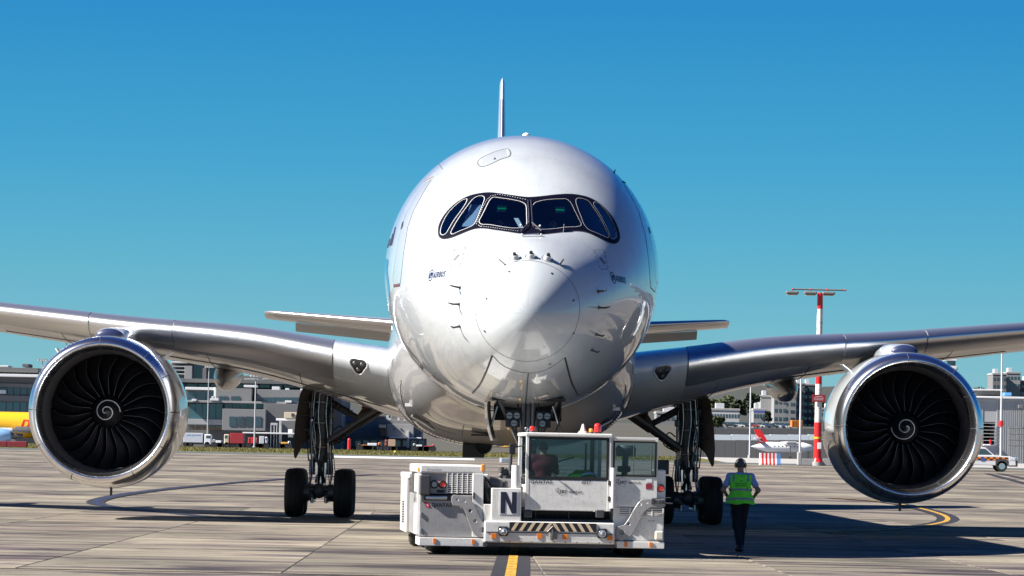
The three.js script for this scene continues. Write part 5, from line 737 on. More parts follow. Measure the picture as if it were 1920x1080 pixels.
{ // walker seen from behind: green vest, headset
  const s = 1.055, sc = a => a.map(v => v * s), J = Object.fromEntries(Object.entries({
    hip: [0, 0.98, 0], belly: [0, 1.14, 0.005], chest: [0, 1.34, 0.015], neck: [0, 1.53, 0.01], head: [0, 1.69, -0.015], shL: [-0.205, 1.45, 0.02], shR: [0.205, 1.45, 0.02], elL: [-0.335, 1.2, 0.06], elR: [0.345, 1.2, 0.05], wrL: [-0.25, 1.1, -0.15], wrR: [0.28, 1.07, -0.14],
    hpL: [-0.09, 0.93, 0], hpR: [0.09, 0.93, 0], knL: [-0.055, 0.51, -0.06], knR: [0.06, 0.5, -0.12], anL: [0.0, 0.1, 0.06], anR: [0.045, 0.1, -0.12], toL: [-0.035, 0.05, -0.1], toR: [0.05, 0.05, -0.29], heL: [0.005, 0.055, 0.11], heR: [0.045, 0.055, -0.07],
  }).map(([k, v]) => [k, sc(v)]));
  const g = gnd(1386, 1035);
  const { p, trunkF, lo, hi, H } = person({ joints: J, at: [g.x, 0, g.z], label: 'person walking away in green reflective vest, dark trousers and ear defenders', trousers: mat(0.012, 0.012, 0.016, 0.85), shirt: mat(0.28, 0.38, 0.72, 0.8) });
  const hem = 0.93 * s, flare = (x, y, z) => trunkF(x * 0.93, y, z) - 0.045 - Math.max(0, (1.4 - y)) * 0.11 - 0.007 * Math.sin(x * 34 + y * 11) - 0.006 * Math.sin(y * 38 - x * 13);
  const vestF = (x, y, z) => Math.max(flare(x, y, z), hem + 0.015 * Math.sin(x * 17) - y, y - 1.505 * s, Math.abs(x) - (y > 1.3 ? 0.215 : 0.34));
  const vest = mesh('reflective_vest', surfaceNet(vestF, lo, hi, 0.012), mat(0.2, 0.95, 0.05, 0.7), p), silver = mat(0.33, 0.3, 0.36, 0.4, 0.2);
  for (const y of [1.195, 1.02]) mesh('reflective_band', surfaceNet((x, q, z) => Math.max(vestF(x, q, z) - 0.005, Math.abs(q - y * s - 0.02 * Math.cos(x * 7)) - 0.024), lo, hi, 0.011), silver, vest);
  for (const x0 of [-0.15, 0.15]) mesh('reflective_band', surfaceNet((x, y, z) => Math.max(vestF(x, y, z) - 0.005, Math.abs(x - x0) - 0.022, 1.36 * s - y), lo, hi, 0.011), silver, vest);
  const back = (x, y) => { let a = 0, b = 0.5; for (let k = 0; k < 20; k++) { const m = (a + b) / 2; flare(x, y, m) < 0 ? a = m : b = m; } return b; };
  mesh('vest_lettering', grid(14, 8, (i, j) => { const x = (i / 14 - 0.5) * 0.27, y = 1.33 * s + (j / 8 - 0.5) * 0.17; return [x, y, back(x, y) + 0.006, i / 14, j / 8]; }), printMat(canvasTex(384, 240, q => { q.strokeStyle = q.fillStyle = '#10301a'; q.lineWidth = 9; q.beginPath(); q.moveTo(150, 20); q.quadraticCurveTo(185, 60, 215, 72); q.quadraticCurveTo(190, 40, 205, 30); q.stroke(); q.font = 'bold 42px serif'; q.textAlign = 'center'; q.save(); q.translate(192, 140); q.scale(0.98, 1); q.fillText('CATHAY PACIFIC', 0, 0); q.restore(); q.font = 'bold 44px serif'; q.fillText('ENGINEERING', 192, 200); })), vest);
  for (const x of [-1, 1]) { const c = mesh('ear_defender', new THREE.SphereGeometry(0.05, 18, 14).scale(0.62, 1.0, 0.85).translate(H[0] + x * 0.1, H[1] - 0.015, H[2] + 0.0), mat(0.55, 0.42, 0.02, 0.5), p); mesh('ear_cushion', new THREE.TorusGeometry(0.035, 0.014, 8, 20).rotateY(Math.PI / 2).translate(H[0] + x * 0.084, H[1] - 0.015, H[2]), M.black, c); }
  mesh('headband', tube([...Array(9)].map((_, i) => { const a = Math.PI * i / 8; return V(H[0] + 0.105 * Math.cos(a), H[1] + 0.128 * Math.sin(a), H[2] - 0.01); }), 0.011, 24, 6), M.black, p);
  mesh('headset_cable', tube([[0.1, 1.72, 0.02], [0.115, 1.6, 0.1], [0.14, 1.45, 0.16], [0.12, 1.2, 0.17]].map(q => V(...q)), 0.005, 24, 5), M.black, p);
  mesh('hanging_cable', tube([[-0.12, 0.98, 0.12], [-0.2, 0.8, 0.1], [-0.19, 0.72, 0.08], [-0.13, 0.68, 0.06], [-0.09, 0.7, 0.04]].map(q => V(...q)), 0.006, 24, 5), M.black, p);
  mesh('belt', surfaceNet((x, y, z) => Math.max(trunkF(x, y, z) - 0.022, Math.abs(y - 1.03 * s) - 0.02), lo, hi, 0.012), M.black, p);
}
const seatedPose = (dx = 0, reach = 0.34) => ({ hip: [dx, 0.12, 0], belly: [dx, 0.28, 0.01], chest: [dx, 0.5, 0.02], neck: [dx, 0.7, 0], head: [dx, 0.85, -0.02], shL: [dx - 0.19, 0.63, 0.02], shR: [dx + 0.19, 0.63, 0.02], elL: [dx - 0.29, 0.4, -0.06], elR: [dx + 0.27, 0.38, -0.05], wrL: [dx - 0.18, 0.42, -reach], wrR: [dx + 0.16, 0.42, -reach], hpL: [dx - 0.1, 0.1, -0.02], hpR: [dx + 0.1, 0.1, -0.02], knL: [dx - 0.14, 0.14, -0.44], knR: [dx + 0.14, 0.14, -0.44], anL: [dx - 0.13, -0.26, -0.52], anR: [dx + 0.13, -0.26, -0.52], toL: [dx - 0.14, -0.31, -0.68], toR: [dx + 0.14, -0.31, -0.68], heL: [dx - 0.13, -0.3, -0.47], heR: [dx + 0.13, -0.3, -0.47] });
{
  const seat = tug.localToWorld(V(lx(1024), ly(1065, 957) + 0.33, -0.72));
  person({ joints: seatedPose(0, 0.42), seated: true, at: seat.toArray(), turn: rad(8), label: 'person in dark red shirt driving the tow tractor, seen from behind', trousers: mat(0.015, 0.015, 0.03, 0.85), shirt: mat(0.17, 0.008, 0.018, 0.8), hair: M.darkHair });
  for (const [x, label] of [[-0.55, 'person in pale shirt behind the cockpit pane with the bright sun shade'], [0.55, 'person in pale shirt behind the cockpit pane without a sun shade']]) person({ joints: seatedPose(0, 0.36), seated: true, at: [x, CY - 0.02, -4.4], turn: Math.PI, label, trousers: mat(0.02, 0.02, 0.03, 0.85), shirt: mat(0.55, 0.5, 0.54, 0.8), hair: M.darkHair });
}

// ---------------------------------------------------------------- beyond the apron
const bg = { wall: mat(0.143, 0.143, 0.143, 0.8), pale: mat(0.5, 0.5, 0.52, 0.8), dark: mat(0.0567, 0.0567, 0.0567, 0.6), roof: mat(0.133, 0.133, 0.133, 0.7), white: mat(0.72, 0.72, 0.72, 0.6), glass: phys(0.04, 0.07, 0.09, { roughness: 0.08, clearcoat: 1 }), teal: phys(0.05, 0.12, 0.14, { roughness: 0.08, clearcoat: 1 }), conc: mat(0.38, 0.37, 0.37, 0.85, 0, { map: dirt }), steel: mat(0.433, 0.433, 0.433, 0.5, 0.3), brick: mat(0.25, 0.17, 0.14, 0.85) };
const X = (px, dist, py = 820) => at(px, py, dist).x, Y = (px, py, dist) => at(px, py, dist).y;
function block(name, px0, px1, pyTop, pyBot, dist, depth, m, parent, r = 0.05) { const x0 = X(px0, dist), x1 = X(px1, dist), c = (px0 + px1) / 2, y1 = Y(c, pyTop, dist), y0 = pyBot === null ? gy(dist) : Y(c, pyBot, dist); return mesh(name, box(x1 - x0, y1 - y0, depth, (x0 + x1) / 2, (y0 + y1) / 2, CAMZ - dist - depth / 2, r), m, parent); }
const building = (name, label, cat = 'building', group) => thing(name, label, cat, [0, 0, 0], 0, group);
function windowRow(px0, px1, py0, py1, n, dist, m, parent, gap = 0.15) { for (let k = 0; k < n; k++) { const a = px0 + (px1 - px0) * (k + gap / 2) / n, b = px0 + (px1 - px0) * (k + 1 - gap / 2) / n; block('window', a, b, py0, py1, dist - 0.12, 0.1, m, parent, 0); } }
// terminal beyond the freighter
{ const d = 640, t = building('terminal_wing', 'terminal wing with dark overhanging roof behind the yellow freighter');
  block('wall', -120, 140, 706, null, d, 30, bg.wall, t); block('roof_fascia', -120, 150, 701, 706, d - 4, 40, bg.white, t); block('clerestory', -120, 60, 697, 701, d + 2, 25, bg.pale, t); windowRow(-120, 58, 697.6, 700.6, 24, d + 2, bg.teal, t, 0.3); block('upper_roof', -120, 68, 688, 697, d - 3, 34, bg.roof, t); block('roof_plant', 38, 50, 682, 688, d + 10, 6, bg.wall, t); block('roof_plant', -10, 12, 685, 688, d + 10, 6, bg.white, t);
  for (const [a, b] of [[719, 726], [741, 752]]) block('spandrel', -120, 140, a, b, d - 0.6, 0.6, mat(0.17, 0.17, 0.17, 0.7), t); windowRow(-120, 140, 727, 740, 20, d, bg.glass, t); windowRow(-120, 140, 754, 772, 20, d, bg.teal, t);
  block('roof_lamp', -6, 8, 731, 738, d - 2, 1, bg.white, t); }
// central terminal
{ const d = 690, t = building('terminal_building', 'grey terminal with glazed hall behind the service trucks');
  block('main_wall', 290, 640, 728, null, d, 50, bg.wall, t); block('main_roof', 290, 640, 712, 719, d - 3, 60, bg.roof, t); block('upper_band', 290, 640, 719, 728, d + 2, 40, bg.wall, t); windowRow(300, 620, 720, 727, 14, d + 1.6, bg.glass, t, 0.12); 
  block('white_parapet', 345, 402, 726, 731, d - 6, 8, bg.white, t); block('parapet_wall', 345, 402, 731, 752, d - 5, 6, bg.wall, t); windowRow(348, 400, 734, 750, 3, d - 5, bg.glass, t); block('parapet_post', 399, 403, 726, 752, d - 6.2, 1, bg.white, t);
  block('curved_wall', 403, 470, 728, 752, d - 7, 8, mat(0.193, 0.193, 0.193, 0.7), t); for (const a of [408, 431]) windowRow(a, a + 17, 743, 751, 3, d - 7, bg.glass, t);
  block('sloped_wall', 480, 600, 731, 756, d - 5, 6, mat(0.2, 0.2, 0.2, 0.7), t); windowRow(490, 566, 745, 753, 9, d - 5, bg.glass, t, 0.1); block('ledge', 340, 600, 752.5, 756.5, d - 14, 10, mat(0.283, 0.283, 0.283, 0.7), t);
  block('hall_core', 345, 500, 757, null, d - 10, 4, bg.wall, t); windowRow(353, 416, 757, 794, 5, d - 11, bg.teal, t, 0.06); block('hall_sill', 350, 416, 786, 796, d - 12, 1, bg.steel, t); windowRow(353, 416, 797, 806, 5, d - 11, bg.glass, t, 0.06);
  windowRow(420, 492, 757, 766, 5, d - 11, bg.teal, t, 0.05);
  block('office_block', 416, 497, 767, 807, d - 20, 10, mat(0.22, 0.22, 0.22, 0.7), t); windowRow(428, 490, 781, 799, 4, d - 20, bg.glass, t, 0.16); block('drum_wall', 493, 570, 757, 812, d - 16, 10, mat(0.15, 0.15, 0.15, 0.75), t);
  for (const [a, b, c, e] of [[358, 366, 748, 752], [392, 408, 747, 751], [395, 399, 743, 747], [455, 480, 722, 726], [508, 522, 725, 731], [533, 540, 728, 731], [561, 568, 729, 732], [533, 545, 751, 755]]) block('roof_unit', a, b, c, e, d - 15, 3, bg.white, t); for (let k = 0; k < 4; k++) block('sky_light', 422 + k * 34, 448 + k * 34, 709.5, 712, d - 2, 4, bg.steel, t); }
{ const d = 780, t = building('tower_block', 'dark tower with stacked floor slabs above the terminal roof');
  block('core', 318, 404, 672, 716, d, 24, mat(0.12, 0.12, 0.12, 0.7), t); for (let k = 0; k < 4; k++) block('floor_slab', 318, 348, 679 + k * 7, 681 + k * 7, d - 1.5, 4, bg.steel, t); block('stair_core', 343, 357, 686, 716, d - 2, 3, mat(0.283, 0.283, 0.283, 0.7), t); block('stair_core', 377, 384, 690, 714, d - 2, 3, bg.wall, t); windowRow(360, 376, 683, 712, 3, d, bg.glass, t); windowRow(386, 403, 683, 711, 4, d, bg.glass, t); block('penthouse', 331, 350, 668, 676, d - 1, 10, bg.pale, t); block('roof_edge', 318, 405, 678, 680, d - 1, 26, bg.pale, t); block('sunshade', 382, 400, 686, 688.5, d - 4, 3, bg.white, t);
  block('roof_rail', 350, 396, 670, 671, d, 1, bg.steel, t); }
{ const d = 720, t = building('cargo_shed', 'grey shed with a cream canopy behind the ground vehicles');
  block('wall', 590, 790, 787, null, d, 30, mat(0.193, 0.193, 0.193, 0.75), t); block('roof', 586, 720, 779, 788, d + 6, 30, bg.wall, t); block('pale_wing', 725, 775, 795, 820, d - 8, 8, bg.conc, t); block('canopy', 710, 722, 796, 802, d - 14, 6, bg.cream = mat(0.6, 0.5, 0.36, 0.7), t); block('canopy_wall', 712, 724, 802, 818, d - 12, 5, mat(0.12, 0.08, 0.06, 0.8), t); for (const a of [738, 750]) block('window', a, a + 2.5, 803, 806, d - 8.2, 0.2, bg.dark, t); block('loading_bay', 660, 800, 821, 838, d - 4, 3, bg.wall, t); windowRow(664, 798, 826, 837, 9, d - 4, bg.glass, t, 0.3); block('white_beam', 730, 790, 819.5, 822, d - 9, 2, bg.white, t); block('column', 763, 767, 808, 840, d - 10, 2, bg.pale, t);
  for (const [a, b, c] of [[724, 733, 779], [745, 749, 783], [756, 764, 785], [600, 640, 783]]) block('roof_unit', a, b, c, 790, d, 5, bg.pale, t); block('stack', 728, 732, 777, 784, d, 3, bg.wall, t);
  block('glazed_front', 622, 660, 768, 776, d - 6, 3, bg.pale, t); block('blue_front', 625, 668, 776, 790, d - 5, 3, mat(0.06, 0.08, 0.2, 0.5), t); }
{ // passenger bridge
  const d = 560, t = building('passenger_bridge', 'white passenger boarding bridge beside the grey terminal', 'boarding bridge');
  block('tunnel', 517, 585, 785, 789, d, 4, bg.white, t); block('cab', 532, 575, 773, 784, d - 1, 5, bg.cream, t); for (const a of [545, 556]) block('window', a, a + 5, 775, 781, d - 1.1, 0.1, bg.dark, t); block('lift_column', 523, 527, 789, 832, d, 2, bg.steel, t); block('stair_frame', 507, 519, 793, 797, d, 2, bg.steel, t); for (const a of [507, 513, 518]) block('stair_post', a, a + 1.2, 793, null, d, 0.3, bg.steel, t); block('service_box', 540, 548, 805, 820, d, 3, bg.white, t); block('drive_bogie', 519, 531, 830, null, d, 3, bg.dark, t); block('support_beam', 455, 560, 811, 813.5, d - 2, 2, bg.white, t);
  for (const a of [457, 552]) block('beam_post', a, a + 1.5, 813, null, d - 2, 0.4, bg.steel, t); }
// ground vehicles: boxes with cab, body and wheels
function truck(px0, px1, pyTop, dist, bodyM, cabM, label, cabLeft = true) {
  const x0 = X(px0, dist), x1 = X(px1, dist), g0 = gy(dist), h = Y((px0 + px1) / 2, pyTop, dist) - g0, L = x1 - x0, z = CAMZ - dist, t = thing('service_truck', label, 'truck', [(x0 + x1) / 2, g0, z]), c = L * 0.26, s = cabLeft ? -1 : 1;
  mesh('cargo_box', box(L - c - 0.15, h - 0.75, 2.3, -s * (c + 0.15) / 2, 0.75 + (h - 0.75) / 2, 0, 0.06), bodyM, t); mesh('cab', box(c, h * 0.72, 2.2, s * (L - c) / 2, 0.45 + h * 0.36, 0, 0.15), cabM, t); mesh('cab_window', box(c * 0.6, h * 0.22, 2.22, s * (L - c * 0.8) / 2, 0.45 + h * 0.54, 0, 0.03), bg.glass, t); mesh('frame_rail', box(L * 0.96, 0.25, 1.6, 0, 0.62, 0, 0.03), bg.dark, t);
  for (const q of [-0.36, 0.28, 0.4]) for (const w of [-0.95, 0.95]) mesh('wheel', new THREE.CylinderGeometry(0.45, 0.45, 0.3, 16).rotateX(Math.PI / 2).translate(-s * q * L, 0.45, w), M.rubber, t); return t;
}
truck(345, 397, 812, 520, mat(0.5, 0.52, 0.56, 0.6), bg.white, 'white trailer truck with blue print in front of the glazed hall', false);
mesh('lettering', new THREE.PlaneGeometry(2.6, 0.5).translate(-0.55, 1.9, 1.16), printMat(textTex(256, 48, 'gate gourmet', 'italic 36px sans-serif', '#3a8fc0')), scene.children[scene.children.length - 1]);
truck(421, 458, 812, 520, mat(0.32, 0.025, 0.03, 0.5), mat(0.5, 0.45, 0.33, 0.6), 'red truck with a cream cab below the office block');
truck(466, 481, 820, 500, M.red, M.red, 'short red van beside the light mast');
truck(487, 502, 818, 500, bg.pale, bg.white, 'pale grey box van beside the short red van', false);
truck(690, 716, 831, 480, bg.white, mat(0.5, 0.12, 0.02, 0.5), 'low orange and white tractor below the shed canopy', false);
truck(775, 792, 834, 470, bg.white, bg.white, 'small white van beside the pale column');
truck(797, 815, 836, 465, mat(0.5, 0.03, 0.03, 0.5), M.red, 'small red tug vehicle beside the small white van', false);
truck(672, 689, 834, 480, mat(0.6, 0.2, 0.02, 0.5), bg.dark, 'flat orange baggage tractor beside the red tank');
truck(528, 545, 829, 490, mat(0.7, 0.35, 0.05, 0.5), bg.white, 'orange cart vehicle under the boarding bridge', false);
truck(400, 416, 826, 505, bg.white, bg.white, 'small white van between the trailer truck and the red truck');
truck(722, 742, 824, 500, mat(0.45, 0.3, 0.2, 0.6), mat(0.3, 0.05, 0.04, 0.5), 'brown loader with dark red cab below the pale shed wing');
{ const d = 490, t = thing('red_tank', 'upright red cylinder tank beside the main gear leg', 'tank', [X(655, d), gy(d), CAMZ - d]); mesh('shell', new THREE.CylinderGeometry(0.26, 0.26, 1.5, 18).translate(0, 0.8, 0), M.red, t); mesh('cap', new THREE.SphereGeometry(0.26, 16, 8, 0, 6.3, 0, 1.57).translate(0, 1.55, 0), M.red, t); mesh('foot_ring', new THREE.CylinderGeometry(0.3, 0.3, 0.06, 18).translate(0, 0.03, 0), bg.dark, t); }
{ const d = 285, p = at(741, 846, d), t = thing('marker_ball', 'yellow marker light on the grass verge', 'marker', [p.x, gy(d), p.z]); mesh('dome', new THREE.SphereGeometry(0.13, 14, 10, 0, 6.3, 0, 1.57).translate(0, 0.14, 0), M.yellow, t); mesh('stake', new THREE.CylinderGeometry(0.04, 0.05, 0.14, 10).translate(0, 0.07, 0), M.dark ||= bg.dark, t); }
{ const d = 275, x0 = X(-60, d), x1 = X(52, d), t = thing('red_barrier', 'long low dark red barrier at the edge of the grass', 'barrier', [0, gy(d), CAMZ - d]); for (let k = 0; k < 3; k++) mesh('barrier_block', box((x1 - x0) / 3 - 0.04, 0.5, 0.5, x0 + (k + 0.5) * (x1 - x0) / 3, 0.26, 0, 0.05), mat(0.22, 0.02, 0.03, 0.7), t); }
// light masts
function mast(px, pyTop, dist, label, o = {}) {
  const g0 = gy(dist), y1 = Y(px, pyTop, dist), t = thing('light_mast', label, 'light mast', [X(px, dist, pyTop), g0, CAMZ - dist]), h = y1 - g0, r = o.r || 0.16;
  mesh('pole', new THREE.CylinderGeometry(r * 0.7, r, h, 12).translate(0, h / 2, 0), o.m || bg.steel, t);
  if (o.arm) { mesh('head_frame', box(o.arm, 0.12, 0.4, 0, h, 0, 0.02), bg.wall, t); for (const q of [-0.4, -0.13, 0.13, 0.4]) mesh('lamp_head', box(o.arm * 0.2, 0.22, 0.7, q * o.arm, h - 0.16, 0.1, 0.05), bg.pale, t); }
  if (o.collar) mesh('collar', new THREE.CylinderGeometry(r * 2.2, r * 2.2, 0.5, 12).translate(0, h - o.collar, 0), M.red, t);
  mesh('base_plate', new THREE.CylinderGeometry(r * 2, r * 2.2, 0.3, 12).translate(0, 0.15, 0), bg.conc, t); return t;
}
mast(480, 703, 430, 'tall thin light mast in front of the grey office block', { arm: 1.5, r: 0.11 }); mast(80, 674, 560, 'light mast rising above the dark roofed terminal wing', { arm: 1.6, r: 0.1 }); mast(125, 640, 540, 'light mast just above the sunlit engine cowl', { arm: 1.2, r: 0.1 });
mast(392, 687, 640, 'light mast with white heads before the dark tower', { arm: 1.6, r: 0.12 });
mast(1408, 705, 330, 'thin white pole before the dark trees', { r: 0.09, m: bg.pale }); mast(1502, 700, 300, 'thin white pole beside the red and white mast', { r: 0.1, m: bg.pale }); mast(1879, 650, 300, 'tall thin white pole before the corrugated hangar', { r: 0.1, m: bg.pale, collar: 6.9 });
{ // red and white flood light mast
  const d = 262, g0 = gy(d), x = X(1533, d, 860), z = CAMZ - d, t = thing('flood_light_mast', 'red and white banded flood light mast with small red sign', 'light mast', [x, g0, z]), yAt = py => Y(1533, py, d) - g0;
  const worn = dataTex(128, 128, (u, v, i, j) => { const n = fbm(u * 8, v * 8, 4, 8, 8) > 0.64 ? 0.5 : 1; return [0.86 * n, 0.85 * n, 0.82 * n]; }, true, 2, 2), wm = mat(1, 1, 1, 0.6, 0, { map: worn });
  const cuts = [[868, 792, M.red, 0.30], [792, 746, wm, 0.265], [746, 720, wm, 0.255], [720, 698, M.red, 0.24], [698, 640, wm, 0.23], [640, 579, wm, 0.225], [579, 549, M.red, 0.22]];
  for (const [a, b, m, r] of cuts) mesh('mast_band', new THREE.CylinderGeometry(r, r + 0.01, yAt(b) - yAt(a) - 0.004, 20).translate(0, (yAt(a) + yAt(b)) / 2, 0), m, t);
  mesh('base_flare', new THREE.CylinderGeometry(0.32, 0.5, 0.35, 20).translate(0, yAt(868) + 0.2, 0), M.red, t); mesh('base_foot', new THREE.CylinderGeometry(0.5, 0.5, 0.3, 20).translate(0, 0.12, 0), bg.conc, t);
  mesh('cross_arm', [rod(V(X(1487, d, 545) - x, yAt(543), 0), V(X(1585, d, 545) - x, yAt(543), 0), 0.07, 0.07, 10)], bg.wall, t); for (const px of [1487, 1520, 1550, 1585]) mesh('arm_end', new THREE.SphereGeometry(0.09, 10, 8).translate(X(px, d, 545) - x, yAt(543), 0), M.red, t);
  for (const px of [1485, 1519, 1553]) { const l = mesh('flood_light', box(1.0, 0.24, 0.7, X(px, d, 550) - x, yAt(550), 0.15, 0.1), mat(0.16, 0.15, 0.14, 0.5), t); mesh('flood_light_glass', box(0.8, 0.05, 0.5, X(px, d, 550) - x, yAt(550) - 0.16, 0.15, 0.02), bg.cream, l); mesh('light_stirrup', plain(0.06, 0.3, 0.06, X(px, d, 550) - x, yAt(546), 0.1), bg.wall, t); }
  const s = mesh('warning_sign', box(1.05, 0.58, 0.05, -0.02, yAt(747), 0.36, 0.01), mat(0.25, 0.015, 0.03, 0.6), t); mesh('sign_lettering', new THREE.PlaneGeometry(0.9, 0.46).translate(-0.02, yAt(747), 0.39), printMat(canvasTex(192, 96, g => { g.fillStyle = '#e8c8c8'; for (const [y, a, b] of [[10, 40, 150], [38, 14, 180], [64, 20, 172]]) for (let q = a; q < b; q += 13) g.fillRect(q, y, 9 - (q * 7 % 4), 14); })), s);
  mesh('yellow_band', new THREE.CylinderGeometry(0.325, 0.325, 0.14, 20, 1).translate(0, yAt(821), 0), M.yellow, t); mesh('cable_box', box(0.3, 0.5, 0.2, 0.1, yAt(836), 0.3, 0.03), bg.white, t);
  for (const q of [-0.33, 0.33]) mesh('step_bracket', box(0.2, 0.08, 0.08, q * 1.3, yAt(821), 0.05, 0.02), M.yellow, t);
}
{ const d = 262.5, t = thing('mast_plinth', 'grey concrete blocks round the foot of the red and white mast', 'plinth', [0, gy(d), CAMZ - d]); for (const [a, b, c] of [[1495, 1502, 1.0], [1502, 1525, 0.5], [1541, 1556, 0.55], [1556, 1562, 1.05], [1562, 1590, 0.5]]) { const x0 = X(a, d), x1 = X(b, d); mesh('concrete_block', box(x1 - x0 - 0.02, c, 0.9, (x0 + x1) / 2, c / 2, 0.3, 0.03), bg.conc, t); } }
{ // water filled barrier with red and white stripes
  const d = 258, x = X(1440, d, 862), t = thing('striped_barrier', 'red and white striped plastic barrier on the far apron', 'barrier', [x, gy(d), CAMZ - d], 0.05);
  const pts = [[-0.33, 0], [-0.33, 0.12], [-0.16, 0.5], [-0.14, 0.92], [0.14, 0.92], [0.16, 0.5], [0.33, 0.12], [0.33, 0]], n = 9, w = 1.3 / n;
  for (let k = 0; k < n; k++) mesh('barrier_stripe', new THREE.ExtrudeGeometry(new THREE.Shape(pts.map(p => new THREE.Vector2(...p))), { depth: w - 0.004, bevelEnabled: false }).rotateY(Math.PI / 2).translate(-0.65 + k * w, 0, 0), k % 2 ? M.red : mat(0.8, 0.74, 0.74, 0.5), t);
  mesh('blue_end', new THREE.ExtrudeGeometry(new THREE.Shape(pts.map(p => new THREE.Vector2(...p))), { depth: 0.3, bevelEnabled: false }).rotateY(Math.PI / 2).translate(0.652, 0, 0), mat(0.1, 0.22, 0.5, 0.5), t);
}
{ // patrol pickup
  const d = 246, t = thing('patrol_pickup', 'white patrol pickup with orange and black chequered stripe', 'pickup', [X(1866, d, 880) - 1.15, gy(d), CAMZ - d]);
  const ex = (pts, w, m, n, dz = 0) => mesh(n, new THREE.ExtrudeGeometry(new THREE.Shape(pts.map(p => new THREE.Vector2(...p))), { depth: w, bevelEnabled: true, bevelSize: 0.04, bevelThickness: 0.04, bevelSegments: 2 }).translate(0, 0, -w / 2 + dz), m, t), wp = phys(0.75, 0.75, 0.76, { roughness: 0.35, clearcoat: 0.8 });
  ex([[-2.6, 0.55], [-2.6, 1.15], [0.9, 1.15], [2.1, 1.08], [2.45, 0.98], [2.5, 0.5], [2.1, 0.48], [-2.5, 0.5]], 1.7, wp, 'body'); ex([[-1.5, 1.15], [-1.35, 1.72], [-0.2, 1.78], [0.35, 1.68], [0.98, 1.15]], 1.5, wp, 'cabin'); ex([[-2.6, 1.15], [-2.55, 1.65], [-1.5, 1.7], [-1.5, 1.15]], 1.5, wp, 'canopy');
  ex([[-0.45, 1.18], [-0.4, 1.62], [0.28, 1.6], [0.82, 1.18]], 1.56, bg.glass, 'front_side_window'); ex([[-1.3, 1.18], [-1.25, 1.62], [-0.52, 1.63], [-0.55, 1.18]], 1.56, bg.glass, 'rear_side_window');
  for (let k = 0; k < 17; k++) for (let l = 0; l < 2; l++) mesh('chequer', plain(0.22, 0.12, 0.01, -1.7 + k * 0.22, 0.87 + l * 0.12 - Math.max(0, k - 12) * 0.0, 0.9), (k + l) % 2 ? M.black : M.orange, t);
  ex([[2.3, 0.42], [2.3, 0.8], [2.62, 0.78], [2.62, 0.42]], 1.66, bg.dark, 'front_bumper'); mesh('bull_bar', [rod(V(2.68, 0.5, -0.5), V(2.7, 1.08, -0.5), 0.04), rod(V(2.68, 0.5, 0.5), V(2.7, 1.08, 0.5), 0.04), rod(V(2.7, 1.06, -0.8), V(2.7, 1.06, 0.8), 0.04), rod(V(2.7, 0.8, -0.8), V(2.7, 0.8, 0.8), 0.04)], M.chrome, t); ex([[2.05, 0.86], [2.1, 1.0], [2.42, 0.96], [2.44, 0.84]], 1.74, M.lampGlass, 'headlight');
  for (const x of [-1.55, 1.5]) for (const z of [-0.78, 0.78]) { const w = mesh('wheel', new THREE.CylinderGeometry(0.39, 0.39, 0.26, 24).rotateX(Math.PI / 2).translate(x, 0.39, z), M.rubber, t); mesh('rim', new THREE.CylinderGeometry(0.24, 0.24, 0.28, 12).rotateX(Math.PI / 2).translate(x, 0.39, z), M.chrome, w); } ex([[1.05, 0.46], [1.05, 0.8], [1.25, 0.92], [1.75, 0.92], [1.95, 0.8], [1.95, 0.46]], 1.74, bg.dark, 'wheel_arch'); mesh('roof_light_bar', box(0.25, 0.12, 1.1, -0.3, 1.86, 0, 0.03), M.amberLens, t);
  mesh('door_badge', plain(0.3, 0.24, 0.01, 0.1, 0.86, 0.906), mat(0.06, 0.1, 0.35, 0.5), t);
}
